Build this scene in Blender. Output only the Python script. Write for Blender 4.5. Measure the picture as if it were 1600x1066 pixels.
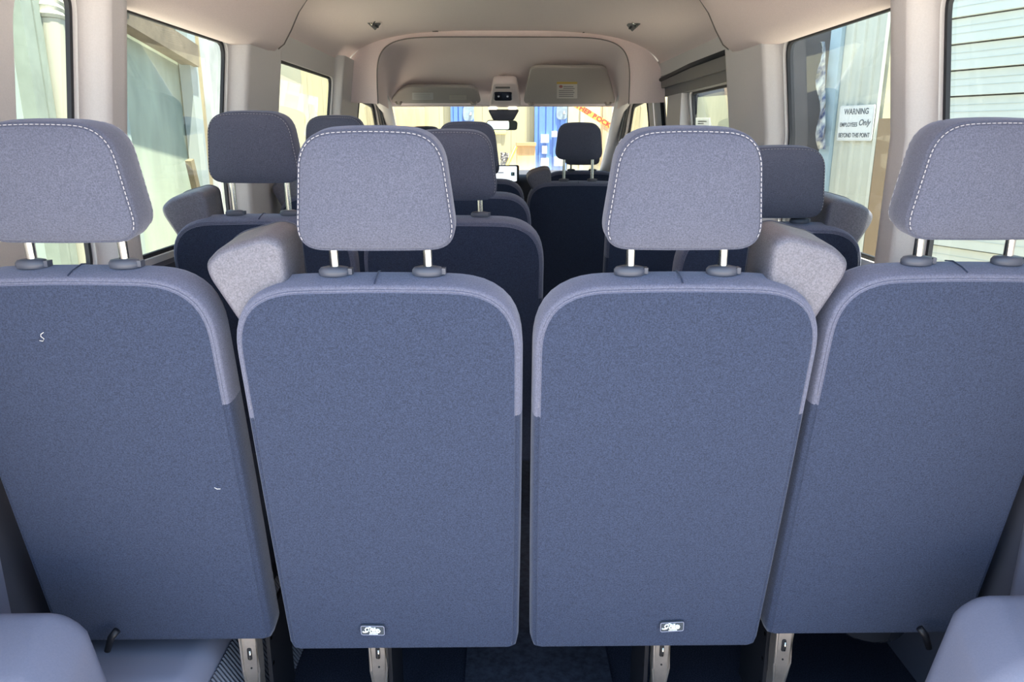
import bpy, bmesh, math, random
from mathutils import Vector, Matrix, Euler
R = math.radians
random.seed(7)
scene = bpy.context.scene
for o in list(bpy.data.objects):
    bpy.data.objects.remove(o)
C = scene.collection

# ------------------------------------------------------------------ camera, sky, sun, exposure
FPX = 1180.0
PITCH = 15.2
YAW = 0.73
EYE = Vector((-0.01, 0.0, 1.22))
cam_d = bpy.data.cameras.new('camera'); cam = bpy.data.objects.new('camera', cam_d); C.objects.link(cam)
cam_d.sensor_width = 36.0; cam_d.lens = FPX / 1600 * 36.0; cam_d.clip_start = 0.02
cam.location = EYE
cam.rotation_euler = Euler((R(90 - PITCH), 0, R(-YAW)), 'XYZ')
scene.camera = cam

world = bpy.data.worlds.new('sky'); scene.world = world; world.use_nodes = True
bg = world.node_tree.nodes['Background']
bg.inputs['Color'].default_value = (0.50, 0.71, 1.0, 1); bg.inputs['Strength'].default_value = 1.65
sun_d = bpy.data.lights.new('sun', 'SUN'); sun = bpy.data.objects.new('sun', sun_d); C.objects.link(sun)
sun_d.energy = 21.0; sun_d.color = (1.0, 0.90, 0.74); sun_d.angle = R(0.6)
SUN_EL, SUN_AZ = 76, 50     # azimuth away from straight behind the van, towards the right
sdir = Vector((math.sin(R(SUN_AZ)) * math.cos(R(SUN_EL)), -math.cos(R(SUN_AZ)) * math.cos(R(SUN_EL)), math.sin(R(SUN_EL))))
sun.rotation_euler = sdir.to_track_quat('Z', 'Y').to_euler()
sun.location = sdir * 20
vs = scene.view_settings
vs.view_transform = 'Standard'; vs.look = 'None'; vs.gamma = 1.0; vs.use_curve_mapping = False
vs.exposure = 0.62

# ------------------------------------------------------------------ pixel helpers
_rot = cam.rotation_euler.to_matrix()
def ray(px, py):
    return _rot @ Vector(((px - 800) / FPX, (533 - py) / FPX, -1.0))
def on_y(px, py, Y):
    d = ray(px, py); return EYE + d * ((Y - EYE.y) / d.y)
def on_x(px, py, X):
    d = ray(px, py); return EYE + d * ((X - EYE.x) / d.x)
def on_z(px, py, Z):
    d = ray(px, py); return EYE + d * ((Z - EYE.z) / d.z)
def on_plane(px, py, p, n):
    d = ray(px, py); return EYE + d * ((p - EYE).dot(n) / d.dot(n))

# ------------------------------------------------------------------ materials
MATS = {}
def mat(name, col, rough=0.6, metal=0.0, noise=0.0, nscale=40.0, bump=0.0, bscale=200.0, sheen=0.0, col2=None, spec=0.5, stretch=None, detail=4.0):
    if name in MATS: return MATS[name]
    m = bpy.data.materials.new(name); m.use_nodes = True
    nt = m.node_tree; b = nt.nodes['Principled BSDF']
    b.inputs['Base Color'].default_value = (*col, 1)
    b.inputs['Roughness'].default_value = rough; b.inputs['Metallic'].default_value = metal
    b.inputs['Specular IOR Level'].default_value = spec
    if sheen:
        b.inputs['Sheen Weight'].default_value = sheen; b.inputs['Sheen Roughness'].default_value = 0.45
        b.inputs['Sheen Tint'].default_value = (0.75, 0.82, 1.0, 1)
    tc = nt.nodes.new('ShaderNodeTexCoord'); src = tc.outputs['Object']
    if stretch:
        mp = nt.nodes.new('ShaderNodeMapping'); mp.inputs['Scale'].default_value = stretch
        nt.links.new(src, mp.inputs['Vector']); src = mp.outputs['Vector']
    if noise:
        n = nt.nodes.new('ShaderNodeTexNoise'); n.inputs['Scale'].default_value = nscale; n.inputs['Detail'].default_value = detail
        n.inputs['Roughness'].default_value = 0.65
        nt.links.new(src, n.inputs['Vector'])
        rp = nt.nodes.new('ShaderNodeValToRGB')
        rp.color_ramp.elements[0].position = 0.36; rp.color_ramp.elements[1].position = 0.64
        c2 = col2 or tuple(min(1, c * (1 + noise)) for c in col)
        c1 = tuple(c * (1 - noise) for c in col) if not col2 else col
        rp.color_ramp.elements[0].color = (*c1, 1); rp.color_ramp.elements[1].color = (*c2, 1)
        nt.links.new(n.outputs['Fac'], rp.inputs['Fac']); nt.links.new(rp.outputs['Color'], b.inputs['Base Color'])
    if bump:
        n2 = nt.nodes.new('ShaderNodeTexNoise'); n2.inputs['Scale'].default_value = bscale; n2.inputs['Detail'].default_value = 3
        nt.links.new(src, n2.inputs['Vector'])
        bp = nt.nodes.new('ShaderNodeBump'); bp.inputs['Strength'].default_value = bump; bp.inputs['Distance'].default_value = 0.002
        nt.links.new(n2.outputs['Fac'], bp.inputs['Height']); nt.links.new(bp.outputs['Normal'], b.inputs['Normal'])
    MATS[name] = m
    return m

def glass_mat(name, tint, refl=0.06, haze=0.0):
    m = bpy.data.materials.new(name); m.use_nodes = True; nt = m.node_tree
    for n in list(nt.nodes): nt.nodes.remove(n)
    out = nt.nodes.new('ShaderNodeOutputMaterial')
    tr = nt.nodes.new('ShaderNodeBsdfTransparent'); tr.inputs['Color'].default_value = (*tint, 1)
    gl = nt.nodes.new('ShaderNodeBsdfGlossy'); gl.inputs['Roughness'].default_value = 0.02
    gl.inputs['Color'].default_value = (0.9, 0.95, 1, 1)
    lw = nt.nodes.new('ShaderNodeLayerWeight'); pw = nt.nodes.new('ShaderNodeMath'); pw.operation = 'POWER'; pw.inputs[1].default_value = 5.0
    fr = nt.nodes.new('ShaderNodeMath'); fr.operation = 'MULTIPLY_ADD'; fr.inputs[1].default_value = 0.9; fr.inputs[2].default_value = 0.04
    nt.links.new(lw.outputs['Facing'], pw.inputs[0]); nt.links.new(pw.outputs[0], fr.inputs[0])
    lw.inputs['Blend'].default_value = 0.5
    mx = nt.nodes.new('ShaderNodeMixShader')
    nt.links.new(fr.outputs[0], mx.inputs['Fac']); nt.links.new(tr.outputs['BSDF'], mx.inputs[1]); nt.links.new(gl.outputs['BSDF'], mx.inputs[2])
    last = mx
    if haze:
        df = nt.nodes.new('ShaderNodeBsdfDiffuse'); df.inputs['Color'].default_value = (0.8, 0.85, 0.82, 1)
        tc = nt.nodes.new('ShaderNodeTexCoord'); nz = nt.nodes.new('ShaderNodeTexNoise'); nz.inputs['Scale'].default_value = 5
        nt.links.new(tc.outputs['Object'], nz.inputs['Vector'])
        ma = nt.nodes.new('ShaderNodeMath'); ma.operation = 'MULTIPLY'; ma.inputs[1].default_value = haze
        nt.links.new(nz.outputs['Fac'], ma.inputs[0])
        m2 = nt.nodes.new('ShaderNodeMixShader'); nt.links.new(ma.outputs[0], m2.inputs['Fac'])
        nt.links.new(mx.outputs[0], m2.inputs[1]); nt.links.new(df.outputs['BSDF'], m2.inputs[2]); last = m2
    nt.links.new(last.outputs[0], out.inputs['Surface'])
    MATS[name] = m; return m

M_PANEL = mat('back_fabric', (0.0335, 0.046, 0.087), 0.95, noise=0.34, nscale=420, bump=0.35, bscale=500, sheen=0.35, spec=0.2)
M_GUSSET = mat('woven_fabric', (0.128, 0.141, 0.208), 0.9, noise=0.22, nscale=420, bump=0.3, bscale=700, sheen=0.35, spec=0.2)  # woven cloth, lightened to imitate skylight on the seat tops
M_HEAD = mat('head_fabric', (0.092, 0.102, 0.147), 0.92, noise=0.24, nscale=460, bump=0.35, bscale=700, sheen=0.3, spec=0.2)
M_BLACKFAB = mat('black_fabric', (0.014, 0.019, 0.034), 0.95, noise=0.2, nscale=300, spec=0.2)
M_THREAD = mat('thread', (0.42, 0.42, 0.46), 0.8)
M_CHROME = mat('chrome_post', (0.70, 0.69, 0.63), 0.2, 1.0)
M_COLLAR = mat('collar_plastic', (0.085, 0.095, 0.125), 0.38)
M_HOUSING = mat('housing_plastic', (0.135, 0.138, 0.175), 0.42, noise=0.28, nscale=420, bump=0.25, bscale=600)
M_STEEL = mat('leg_steel', (0.62, 0.57, 0.52), 0.36, 0.85, noise=0.08, nscale=30)
M_BLACK = mat('black_paint', (0.012, 0.013, 0.018), 0.45)
M_RUBBER = mat('seal_rubber', (0.010, 0.012, 0.018), 0.6)
M_TRIM = mat('pillar_plastic', (0.63, 0.61, 0.605), 0.62, noise=0.03, nscale=300, bump=0.08, bscale=500)
M_TRIMLOW = mat('lower_trim_plastic', (0.215, 0.23, 0.31), 0.45, noise=0.04, nscale=300, bump=0.1, bscale=500)
M_HEADLINER = mat('headliner_cloth', (0.86, 0.74, 0.715), 0.95, noise=0.05, nscale=350, bump=0.15, bscale=700, spec=0.2)
M_SEAM = mat('headliner_seam', (0.20, 0.18, 0.17), 0.9)
M_DOORGREY = mat('door_frame_grey', (0.19, 0.185, 0.185), 0.55)
M_CARPET = mat('carpet', (0.020, 0.026, 0.045), 1.0, noise=0.4, nscale=300, bump=0.5, bscale=500, spec=0.1)
M_MAT = mat('aisle_vinyl', (0.032, 0.04, 0.062), 0.8, noise=0.3, nscale=60, spec=0.2)
M_GRILLE = mat('brown_mesh', (0.17, 0.145, 0.13), 0.9, noise=0.35, nscale=120, stretch=(1, 4, 1))
M_GLASS = glass_mat('tinted_glass', (0.84, 0.91, 0.875), haze=0.05)
M_GLASSFRONT = glass_mat('clear_glass', (0.95, 0.98, 0.96))
M_WHITE = mat('white_print', (0.85, 0.86, 0.86), 0.6)
M_VISOR = mat('visor_cloth', (0.50, 0.45, 0.41), 0.9, noise=0.04, nscale=200)

def paper_mat(name, col):
    m = mat(name, col, 0.6); nt = m.node_tree; out = nt.nodes['Material Output']; b = nt.nodes['Principled BSDF']
    tl = nt.nodes.new('ShaderNodeBsdfTranslucent'); tl.inputs['Color'].default_value = (*col, 1)
    mx = nt.nodes.new('ShaderNodeMixShader'); mx.inputs['Fac'].default_value = 0.55
    nt.links.new(b.outputs[0], mx.inputs[1]); nt.links.new(tl.outputs[0], mx.inputs[2]); nt.links.new(mx.outputs[0], out.inputs['Surface'])
    return m
paper_mat('sticker_paper', (0.85, 0.86, 0.84))

# ------------------------------------------------------------------ mesh helpers
def link(o, parent=None):
    C.objects.link(o)
    if parent is not None: o.parent = parent
    return o
def mesh_data(name, verts, faces, m, smooth=True):
    me = bpy.data.meshes.new(name); me.from_pydata([tuple(v) for v in verts], [], faces); me.update()
    if m is not None: me.materials.append(m)
    bm = bmesh.new(); bm.from_mesh(me)
    bmesh.ops.remove_doubles(bm, verts=bm.verts, dist=1e-6)
    bmesh.ops.delete(bm, geom=[v for v in bm.verts if not v.link_faces], context='VERTS')
    bmesh.ops.recalc_face_normals(bm, faces=bm.faces)
    bm.to_mesh(me); bm.free()
    for p in me.polygons: p.use_smooth = smooth
    return me
def mobj(name, verts, faces, m, parent=None, smooth=True, angle=None):
    me = mesh_data(name, verts, faces, m, smooth)
    o = bpy.data.objects.new(name, me)
    if angle: set_sharp(me, angle)
    return link(o, parent)
def set_sharp(me, deg):
    bm = bmesh.new(); bm.from_mesh(me)
    for e in bm.edges:
        if len(e.link_faces) == 2 and e.calc_face_angle(0) > R(deg): e.smooth = False
    bm.to_mesh(me); bm.free()
def empty(name, loc, label=None, cat=None, group=None, kind=None):
    o = bpy.data.objects.new(name, None); o.location = loc; C.objects.link(o); o.empty_display_size = 0.05
    tag(o, label, cat, group, kind); return o
def tag(o, label=None, cat=None, group=None, kind=None):
    if label: o['label'] = label
    if cat: o['category'] = cat
    if group: o['group'] = group
    if kind: o['kind'] = kind
    return o

class MB:
    def __init__(s): s.v = []; s.f = []
    def add(s, vs, fs):
        n = len(s.v); s.v += [Vector(v) for v in vs]; s.f += [tuple(i + n for i in f) for f in fs]
    def box(s, lo, hi):
        x0, y0, z0 = lo; x1, y1, z1 = hi
        s.add([(x0,y0,z0),(x1,y0,z0),(x1,y1,z0),(x0,y1,z0),(x0,y0,z1),(x1,y0,z1),(x1,y1,z1),(x0,y1,z1)],
              [(0,3,2,1),(4,5,6,7),(0,1,5,4),(1,2,6,5),(2,3,7,6),(3,0,4,7)])
    def obox(s, c, ax, ay, az):
        c = Vector(c); vs = []
        for k in (-1, 1):
            for (i, j) in ((-1,-1),(1,-1),(1,1),(-1,1)): vs.append(c + ax*i + ay*j + az*k)
        s.add(vs, [(0,3,2,1),(4,5,6,7),(0,1,5,4),(1,2,6,5),(2,3,7,6),(3,0,4,7)])
    def tube(s, pts, r, n=10, cap=True):
        pts = [Vector(p) for p in pts]; rs = r if isinstance(r, (list, tuple)) else [r] * len(pts)
        base = len(s.v); up = Vector((0, 0, 1))
        for i, p in enumerate(pts):
            t = (pts[min(i+1, len(pts)-1)] - pts[max(i-1, 0)]).normalized()
            a = t.cross(up)
            if a.length < 1e-3: a = t.cross(Vector((1, 0, 0)))
            a.normalize(); b = t.cross(a).normalized()
            for k in range(n):
                th = 2 * math.pi * k / n; s.v.append(p + (a * math.cos(th) + b * math.sin(th)) * rs[i])
        for i in range(len(pts) - 1):
            for k in range(n):
                k2 = (k + 1) % n
                s.f.append((base+i*n+k, base+i*n+k2, base+(i+1)*n+k2, base+(i+1)*n+k))
        if cap:
            s.f.append(tuple(base + k for k in range(n))[::-1])
            s.f.append(tuple(base + (len(pts)-1)*n + k for k in range(n)))
    def build(s, name, m, parent=None, smooth=False, angle=None):
        return mobj(name, s.v, s.f, m, parent, smooth, angle)

def rbox(name, lo, hi, r, m, parent=None, seg=4, warp=None):
    bm = bmesh.new(); bmesh.ops.create_cube(bm, size=1)
    for v in bm.verts:
        v.co = Vector([lo[i] + (v.co[i] + 0.5) * (hi[i] - lo[i]) for i in range(3)])
    bmesh.ops.bevel(bm, geom=list(bm.edges), offset=r, segments=seg, profile=0.5, affect='EDGES')
    if warp:
        for v in bm.verts: v.co = Vector(warp(v.co))
    me = bpy.data.meshes.new(name); bmesh.ops.recalc_face_normals(bm, faces=bm.faces); bm.to_mesh(me); bm.free()
    me.materials.append(m)
    for p in me.polygons: p.use_smooth = True
    o = bpy.data.objects.new(name, me); return link(o, parent)

def rpoly(pts, rad, seg=8):
    """polygon with rounded corners, counter-clockwise"""
    n = len(pts); out = []
    if not isinstance(rad, (list, tuple)): rad = [rad] * n
    for i in range(n):
        p = Vector(pts[i]); a = Vector(pts[i-1]) - p; b = Vector(pts[(i+1) % n]) - p
        r = min(rad[i], a.length * 0.49, b.length * 0.49)
        if r < 1e-5: out.append(p); continue
        a.normalize(); b.normalize()
        p0 = p + a * r; p2 = p + b * r
        for k in range(seg + 1):
            t = k / seg
            # blend of quadratic curve and arc
            out.append(p0 * (1-t)**2 + p * 2*t*(1-t) + p2 * t*t)
    return out
def resample(pts, N):
    L = [0]
    for i in range(len(pts)): L.append(L[-1] + (pts[(i+1) % len(pts)] - pts[i]).length)
    T = L[-1]; out = []; j = 0
    for k in range(N):
        d = T * k / N
        while L[j+1] < d: j += 1
        a = pts[j]; b = pts[(j+1) % len(pts)]; s = (d - L[j]) / max(1e-9, L[j+1] - L[j])
        out.append(a.lerp(b, s))
    return out
def inset(pts, d):
    n = len(pts); out = []
    for i in range(n):
        t = pts[(i+1) % n] - pts[i-1]; t.normalize()
        nrm = Vector((t.y, -t.x)); out.append(pts[i] - nrm * d)
    return out

def pad_parts(outline, prof, rear_dome, front_dome, frame):
    """outline: 2-D ccw points (u,v). prof: list of (w, inset). frame(u,v,w)->Vector.
    returns (rear cap, band, front cap) as (verts, faces)"""
    n = len(outline); cu = sum(p.x for p in outline) / n; cv = sum(p.y for p in outline) / n; c = Vector((cu, cv))
    def capmesh(w0, i0, dome, sgn):
        base = inset(outline, i0); V = []; F = []
        ss = [1.0, 0.97, 0.92, 0.82, 0.66, 0.45, 0.22]
        for s in ss:
            for p in base:
                q = c + (p - c) * s
                V.append(frame(q.x, q.y, w0 + sgn * dome * (1 - s ** 3)))
        for i in range(len(ss) - 1):
            for k in range(n):
                k2 = (k + 1) % n; F.append((i*n+k, i*n+k2, (i+1)*n+k2, (i+1)*n+k))
        V.append(frame(c.x, c.y, w0 + sgn * dome)); ci = len(V) - 1; b = (len(ss)-1) * n
        for k in range(n): F.append((b+k, b+(k+1) % n, ci))
        return V, F
    rear = capmesh(prof[0][0], prof[0][1], rear_dome, -1)
    front = capmesh(prof[-1][0], prof[-1][1], front_dome, 1)
    V = []; F = []
    for (w, i) in prof:
        for p in inset(outline, i): V.append(frame(p.x, p.y, w))
    for i in range(len(prof) - 1):
        for k in range(n):
            k2 = (k + 1) % n; F.append((i*n+k, i*n+k2, (i+1)*n+k2, (i+1)*n+k))
    return rear, (V, F), front

# ------------------------------------------------------------------ the seat kit (meshes shared between the seats)
TILT = R(11)
def make_kit(W, H, tag_, stitch=True):
    """seat back of width W, height H; local origin at the middle of the rear face's top, mesh in seat space"""
    kit = {}
    ca, sa = math.cos(TILT), math.sin(TILT)
    def fr(u, v, w):      # v measured up from the bottom edge
        t = v - H
        return Vector((u, -t * sa * 1.0 + w * ca, t * ca + w * sa))
    hw = W / 2; hb = hw * 0.985
    base = [(-hb, 0), (hb, 0), (hw, H * 0.45), (hw, H - 0.003), (0, H + 0.004), (-hw, H - 0.003), (-hw, H * 0.45)]
    ol = resample(rpoly(base, [0.022, 0.022, 0.15, 0.118, 0.10, 0.118, 0.15], 12), 132)
    prof = [(0.004, 0.0135), (0.009, 0.0105), (0.0065, 0.0075), (0.012, 0.003), (0.028, 0.0), (0.058, 0.0), (0.078, 0.008), (0.088, 0.022)]
    rear, band, front = pad_parts(ol, prof, 0.006, 0.02, fr)
    # slight sag near the bottom corners of the cloth
    kit['back_panel'] = mesh_data('back_panel', *rear, M_PANEL)
    vcut = H * 0.70
    n = len(ol); fu = []; fl = []
    for f in band[1]:
        k = f[0] % n
        (fu if ol[k].y > vcut else fl).append(f)
    kit['gusset'] = mesh_data('gusset', band[0], fu, M_GUSSET)
    kit['lower_side'] = mesh_data('lower_side', band[0], fl, M_PANEL)
    kit['front_cover'] = mesh_data('front_cover', *front, M_BLACKFAB)
    # piping along the edge between rear cloth and gusset
    mb = MB(); ring = inset(ol, 0.0105)
    pp = [fr(p.x, p.y, 0.0075) for p in ring if p.y > vcut]
    # keep order from the right side over the top to the left
    mb.tube(pp, 0.0016, 6); kit['piping'] = mesh_data('piping', mb.v, mb.f, M_GUSSET)
    # middle seam over the top gusset
    mb = MB(); mb.tube([fr(0.0, H + 0.0010, 0.013), fr(0.0, H + 0.0036, 0.030), fr(0.0, H + 0.0036, 0.057), fr(0.0, H - 0.003, 0.077)], 0.0012, 6)
    kit['top_seam'] = mesh_data('top_seam', mb.v, mb.f, M_PANEL)
    kit['fr'] = fr
    return kit

HT = R(7)
def make_headrest():
    kit = {}; ca, sa = math.cos(HT), math.sin(HT)
    Hh = 0.176
    def fr(u, v, w):
        return Vector((u, -(v - Hh / 2) * sa + w * ca, v * ca + w * sa))
    base = [(-0.1215, 0.001), (0, -0.001), (0.1215, 0.001), (0.101, Hh - 0.003), (0, Hh + 0.003), (-0.101, Hh - 0.003)]
    ol = resample(rpoly(base, [0.044, 0.05, 0.044, 0.066, 0.05, 0.066], 12), 112)
    prof = [(0.006, 0.006), (0.0105, 0.0035), (0.008, 0.0010), (0.016, -0.001), (0.050, -0.001), (0.080, 0.005), (0.092, 0.018)]
    rear, band, front = pad_parts(ol, prof, 0.014, 0.02, fr)
    kit['rear_cover'] = mesh_data('rear_cover', *rear, M_HEAD)
    kit['side_band'] = mesh_data('side_band', *band, M_HEAD)
    kit['front_cover'] = mesh_data('front_cover', *front, M_BLACKFAB)
    mb = MB()
    ring = inset(ol, 0.0030); fine = resample(ring, 1200)
    step = 13; n = len(fine)
    for k in range(0, n, step):
        a, b = fine[k], fine[(k + 8) % n]
        if a.y < 0.02: continue
        wv = 0.0070
        pa = fr(a.x, a.y, wv); pb = fr(b.x, b.y, wv)
        t = (pb - pa); l = t.length; t.normalize()
        nrm = Vector((0, -1, 0)); sd = t.cross(nrm).normalized(); nn = sd.cross(t).normalized()
        mb.obox((pa + pb) / 2, t * (l / 2), sd * 0.00046, nn * 0.0008)
    kit['stitching'] = mesh_data('stitching', mb.v, mb.f, M_THREAD, smooth=False)
    mb = MB()
    ring = inset(ol, 0.0046); fine = resample(ring, 900)
    for k in range(0, len(fine), 16):
        a, b = fine[k], fine[(k + 9) % len(fine)]
        pa = fr(a.x, a.y, 0.0775); pb = fr(b.x, b.y, 0.0775)
        t = (pb - pa); l = t.length; t.normalize()
        nrm = Vector((a.x, 0, a.y - 0.09)).normalized(); sd = t.cross(nrm).normalized()
        mb.obox((pa + pb) / 2, t * (l / 2), sd * 0.0006, nrm * 0.0010)
    kit['front_stitching'] = mesh_data('front_stitching', mb.v, mb.f, M_THREAD, smooth=False)
    return kit

def make_collar():
    mb = MB(); n = 28
    prof = [(0.0, 0.013), (0.55, 0.013), (0.86, 0.0115), (1.0, 0.0075), (1.0, 0.003), (0.94, 0.0)]
    rings = [[(math.cos(2*math.pi*k/n) * 0.0235 * s, math.sin(2*math.pi*k/n) * 0.016 * s, z) for k in range(n)] for s, z in prof[1:]]
    V = [(0, 0, 0.013)]; F = []
    for r_ in rings: V += r_
    for k in range(n): F.append((0, 1 + k, 1 + (k+1) % n))
    for i in range(len(rings) - 1):
        for k in range(n):
            F.append((1+i*n+k, 1+i*n+(k+1) % n, 1+(i+1)*n+(k+1) % n, 1+(i+1)*n+k))
    return mesh_data('collar', V, F, M_COLLAR)
COLLAR = make_collar()
def _btn():
    mb = MB(); mb.box((0.0205, -0.007, 0.002), (0.0262, 0.007, 0.0105)); return mesh_data('release_button', mb.v, mb.f, M_COLLAR, False)
BUTTON = _btn()
HEADKIT = make_headrest()

def make_housing(flip=1):
    """belt guide housing at the outer shoulder of a seat back, prism along Y with rounded rear edges"""
    pts = [(-0.214, -0.070), (-0.134, -0.030), (-0.140, 0.064), (-0.165, 0.074), (-0.238, 0.054), (-0.262, 0.030), (-0.258, 0.008)]
    ol = resample(rpoly(pts, [0.014, 0.014, 0.024, 0.02, 0.024, 0.024, 0.04], 10), 96)
    def fr(u, v, w): return Vector((u, w, v + w * 0.10))
    prof = [(-0.010, 0.0095), (-0.0085, 0.006), (-0.005, 0.0028), (0.000, 0.0008), (0.008, 0.0), (0.060, 0.0), (0.104, 0.0), (0.108, 0.004)]
    rear, band, front = pad_parts(ol, prof, 0.001, 0.001, fr)
    V = rear[0] + band[0] + front[0]; a = len(rear[0]); b = a + len(band[0])
    F = rear[1] + [tuple(i + a for i in f) for f in band[1]] + [tuple(i + b for i in f) for f in front[1]]
    if flip < 0: V = [Vector((-v.x, v.y, v.z)) for v in V]
    me = mesh_data('belt_housing', V, F, M_HOUSING)
    mb = MB(); ring = [fr(p.x, p.y, 0.098) for p in inset(ol, -0.0006)]
    ring = [Vector((v.x * flip, v.y, v.z)) for v in ring]
    mb.tube(ring + [ring[0]], 0.0010, 5); se = mesh_data('housing_seam', mb.v, mb.f, M_COLLAR)
    return me, se
HOUSE_L = make_housing(1); HOUSE_R = make_housing(-1)

def cushion_mesh(W):
    bm = bmesh.new(); bmesh.ops.create_cube(bm, size=1)
    for v in bm.verts: v.co = Vector((v.co.x * (W - 0.04), 0.16 + (v.co.y + 0.5) * 0.44, -0.665 + (v.co.z + 0.5) * 0.13))
    bmesh.ops.bevel(bm, geom=list(bm.edges), offset=0.04, segments=4, profile=0.5, affect='EDGES')
    me = bpy.data.meshes.new('cushion'); bm.to_mesh(me); bm.free(); me.materials.append(M_BLACKFAB)
    for p in me.polygons: p.use_smooth = True
    return me

KITS = {}
def get_kit(W, H):
    if (W, H) not in KITS:
        k = make_kit(W, H, ''); k['cushion'] = cushion_mesh(W); KITS[(W, H)] = k
    return KITS[(W, H)]

def part(name, me, parent, loc=(0, 0, 0), kind=None, label=None):
    o = bpy.data.objects.new(name, me); link(o, parent); o.location = loc
    if kind: o['kind'] = kind
    if label: o['label'] = label
    return o

def leg_part(parent, x, y, ztop, zbot=None, narrow=True):
    """pressed steel seat leg: front plate with two flanges, a slot and a bolt"""
    zb = zbot
    w0, w1 = 0.0165, 0.0125; mb = MB()
    zs = [ztop, ztop - 0.085, ztop - 0.13, zb]; ws = [w0, w0, w1, w1]; ys = [y, y + 0.0, y + 0.006, y + 0.03]
    for sgn in (0,):
        V = []; 
        for z, w, yy in zip(zs, ws, ys): V += [(x - w, yy, z), (x + w, yy, z), (x + w, yy + 0.03, z), (x - w, yy + 0.03, z)]
        F = []
        for i in range(3):
            for k in range(4): F.append((i*4+k, i*4+(k+1) % 4, (i+1)*4+(k+1) % 4, (i+1)*4+k))
        F += [(0, 1, 2, 3), (12, 15, 14, 13)]
        mb.add(V, F)
    for e in (-1, 1):   # rolled edges
        mb.tube([(x + e * (w0 - 0.001), y - 0.002, ztop), (x + e * (w0 - 0.001), y - 0.002, ztop - 0.085), (x + e * (w1 - 0.001), y + 0.004, ztop - 0.13), (x + e * (w1 - 0.001), y + 0.028, zb)], 0.0028, 6)
    lg = mb.build('leg', M_STEEL, parent, True, 40); lg['label'] = 'pressed bare steel leg'
    sl = MB(); ol = rpoly([(-0.0045, -0.014), (0.0045, -0.014), (0.0045, 0.014), (-0.0045, 0.014)], 0.0045, 6)
    V = [(x + p.x, y - 0.0012, ztop - 0.045 + p.y) for p in ol]; V2 = [(x + p.x, y + 0.004, ztop - 0.045 + p.y) for p in ol]; n = len(ol)
    sl.add(V + V2, [tuple(range(n))] + [(k, (k+1) % n, n + (k+1) % n, n + k) for k in range(n)])
    sl.build('slot', M_BLACK, lg)
    bl = MB(); bl.tube([(x + 0.0018, y - 0.003, ztop - 0.056), (x + 0.0018, y - 0.003, ztop - 0.036)], 0.0022, 6); bl.build('latch', M_CHROME, lg, True)
    hb = MB(); hb.tube([(x + 0.001, y - 0.0015, ztop - 0.078), (x + 0.001, y + 0.002, ztop - 0.078)], 0.002, 8); hb.build('rivet_hole', M_BLACK, lg)
    return lg

SEATS = []
def seat(x, y, z, W, H, head_dz, label, group, housing=None, head_x=0.0, posts_x=0.0, stitch=True, legs=(), name='passenger_seat', logo=None, rz=0.0):
    """(x, y, z): middle of the top rear edge of the seat back"""
    k = get_kit(W, H)
    root = empty(name, (x, y, 0), label, 'seat', group)
    root.rotation_euler.z = rz
    for nm in ('back_panel', 'gusset', 'lower_side', 'front_cover', 'piping', 'top_seam'):
        part(nm, k[nm], root, (0, 0, z))
    part('cushion', k['cushion'], root, (0, 0, z))
    # cushion pan and hinge
    pan = MB(); pan.box((-W/2 + 0.03, 0.17, z - 0.69), (W/2 - 0.03, 0.56, z - 0.655)); pan.build('seat_pan', M_BLACK, root)
    hg = MB(); hg.tube([(-W/2 + 0.03, 0.175, z - 0.70), (W/2 - 0.03, 0.175, z - 0.70)], 0.018, 10); hg.build('hinge_bar', M_BLACK, root, True)
    hr = empty('headrest', (0, 0, 0)); hr.parent = root; hr.location = (head_x, -0.006, z + head_dz)
    del_keys = []
    for nm in ('rear_cover', 'side_band', 'front_cover'): part(nm, HEADKIT[nm], hr)
    if stitch:
        part('stitching', HEADKIT['stitching'], hr, kind='stuff', label='white dashed seam stitching')
        part('front_stitching', HEADKIT['front_stitching'], hr, kind='stuff')
    for s in (-1, 1):
        px = posts_x + s * 0.0725
        mb = MB(); mb.tube([(px, 0.048, z - 0.02), (px, 0.048, z + 0.004), (px, 0.046, z + head_dz + 0.03)], 0.0072, 14)
        o = mb.build('headrest_post', M_CHROME, root, True, 50)
        co = part('collar', COLLAR, root, (px, 0.048, z + 0.010)); co.scale = (1.06, 1.06, 1.1)
        part('release_button', BUTTON, co)
    if housing:
        me, se = HOUSE_L if housing < 0 else HOUSE_R
        if W > 0.46:
            off = 0
        else: off = 0
        hsg = part('belt_housing', me, root, (off, 0.038, z + 0.002)); hsg['label'] = 'grained grey plastic belt guide housing'
        part('housing_seam', se, hsg)
    for (lx, ly, zt) in legs: leg_part(root, lx, ly, zt, 0.001)
    SEATS.append(root); return root

# ================================================================== THE VAN SHELL
ZW0, ZW1 = 0.90, 1.525        # window sill and head
def XW(z):
    return 0.96 - 0.13 * max(0.0, z - 1.22)
def bulge(y, piers):
    b = 0.0
    for (a, c, h) in piers:
        e = 0.035
        if a < y < c:
            t = min((y - a) / e, (c - y) / e, 1.0); t = t * t * (3 - 2 * t); b = max(b, h * t)
    return b

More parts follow.
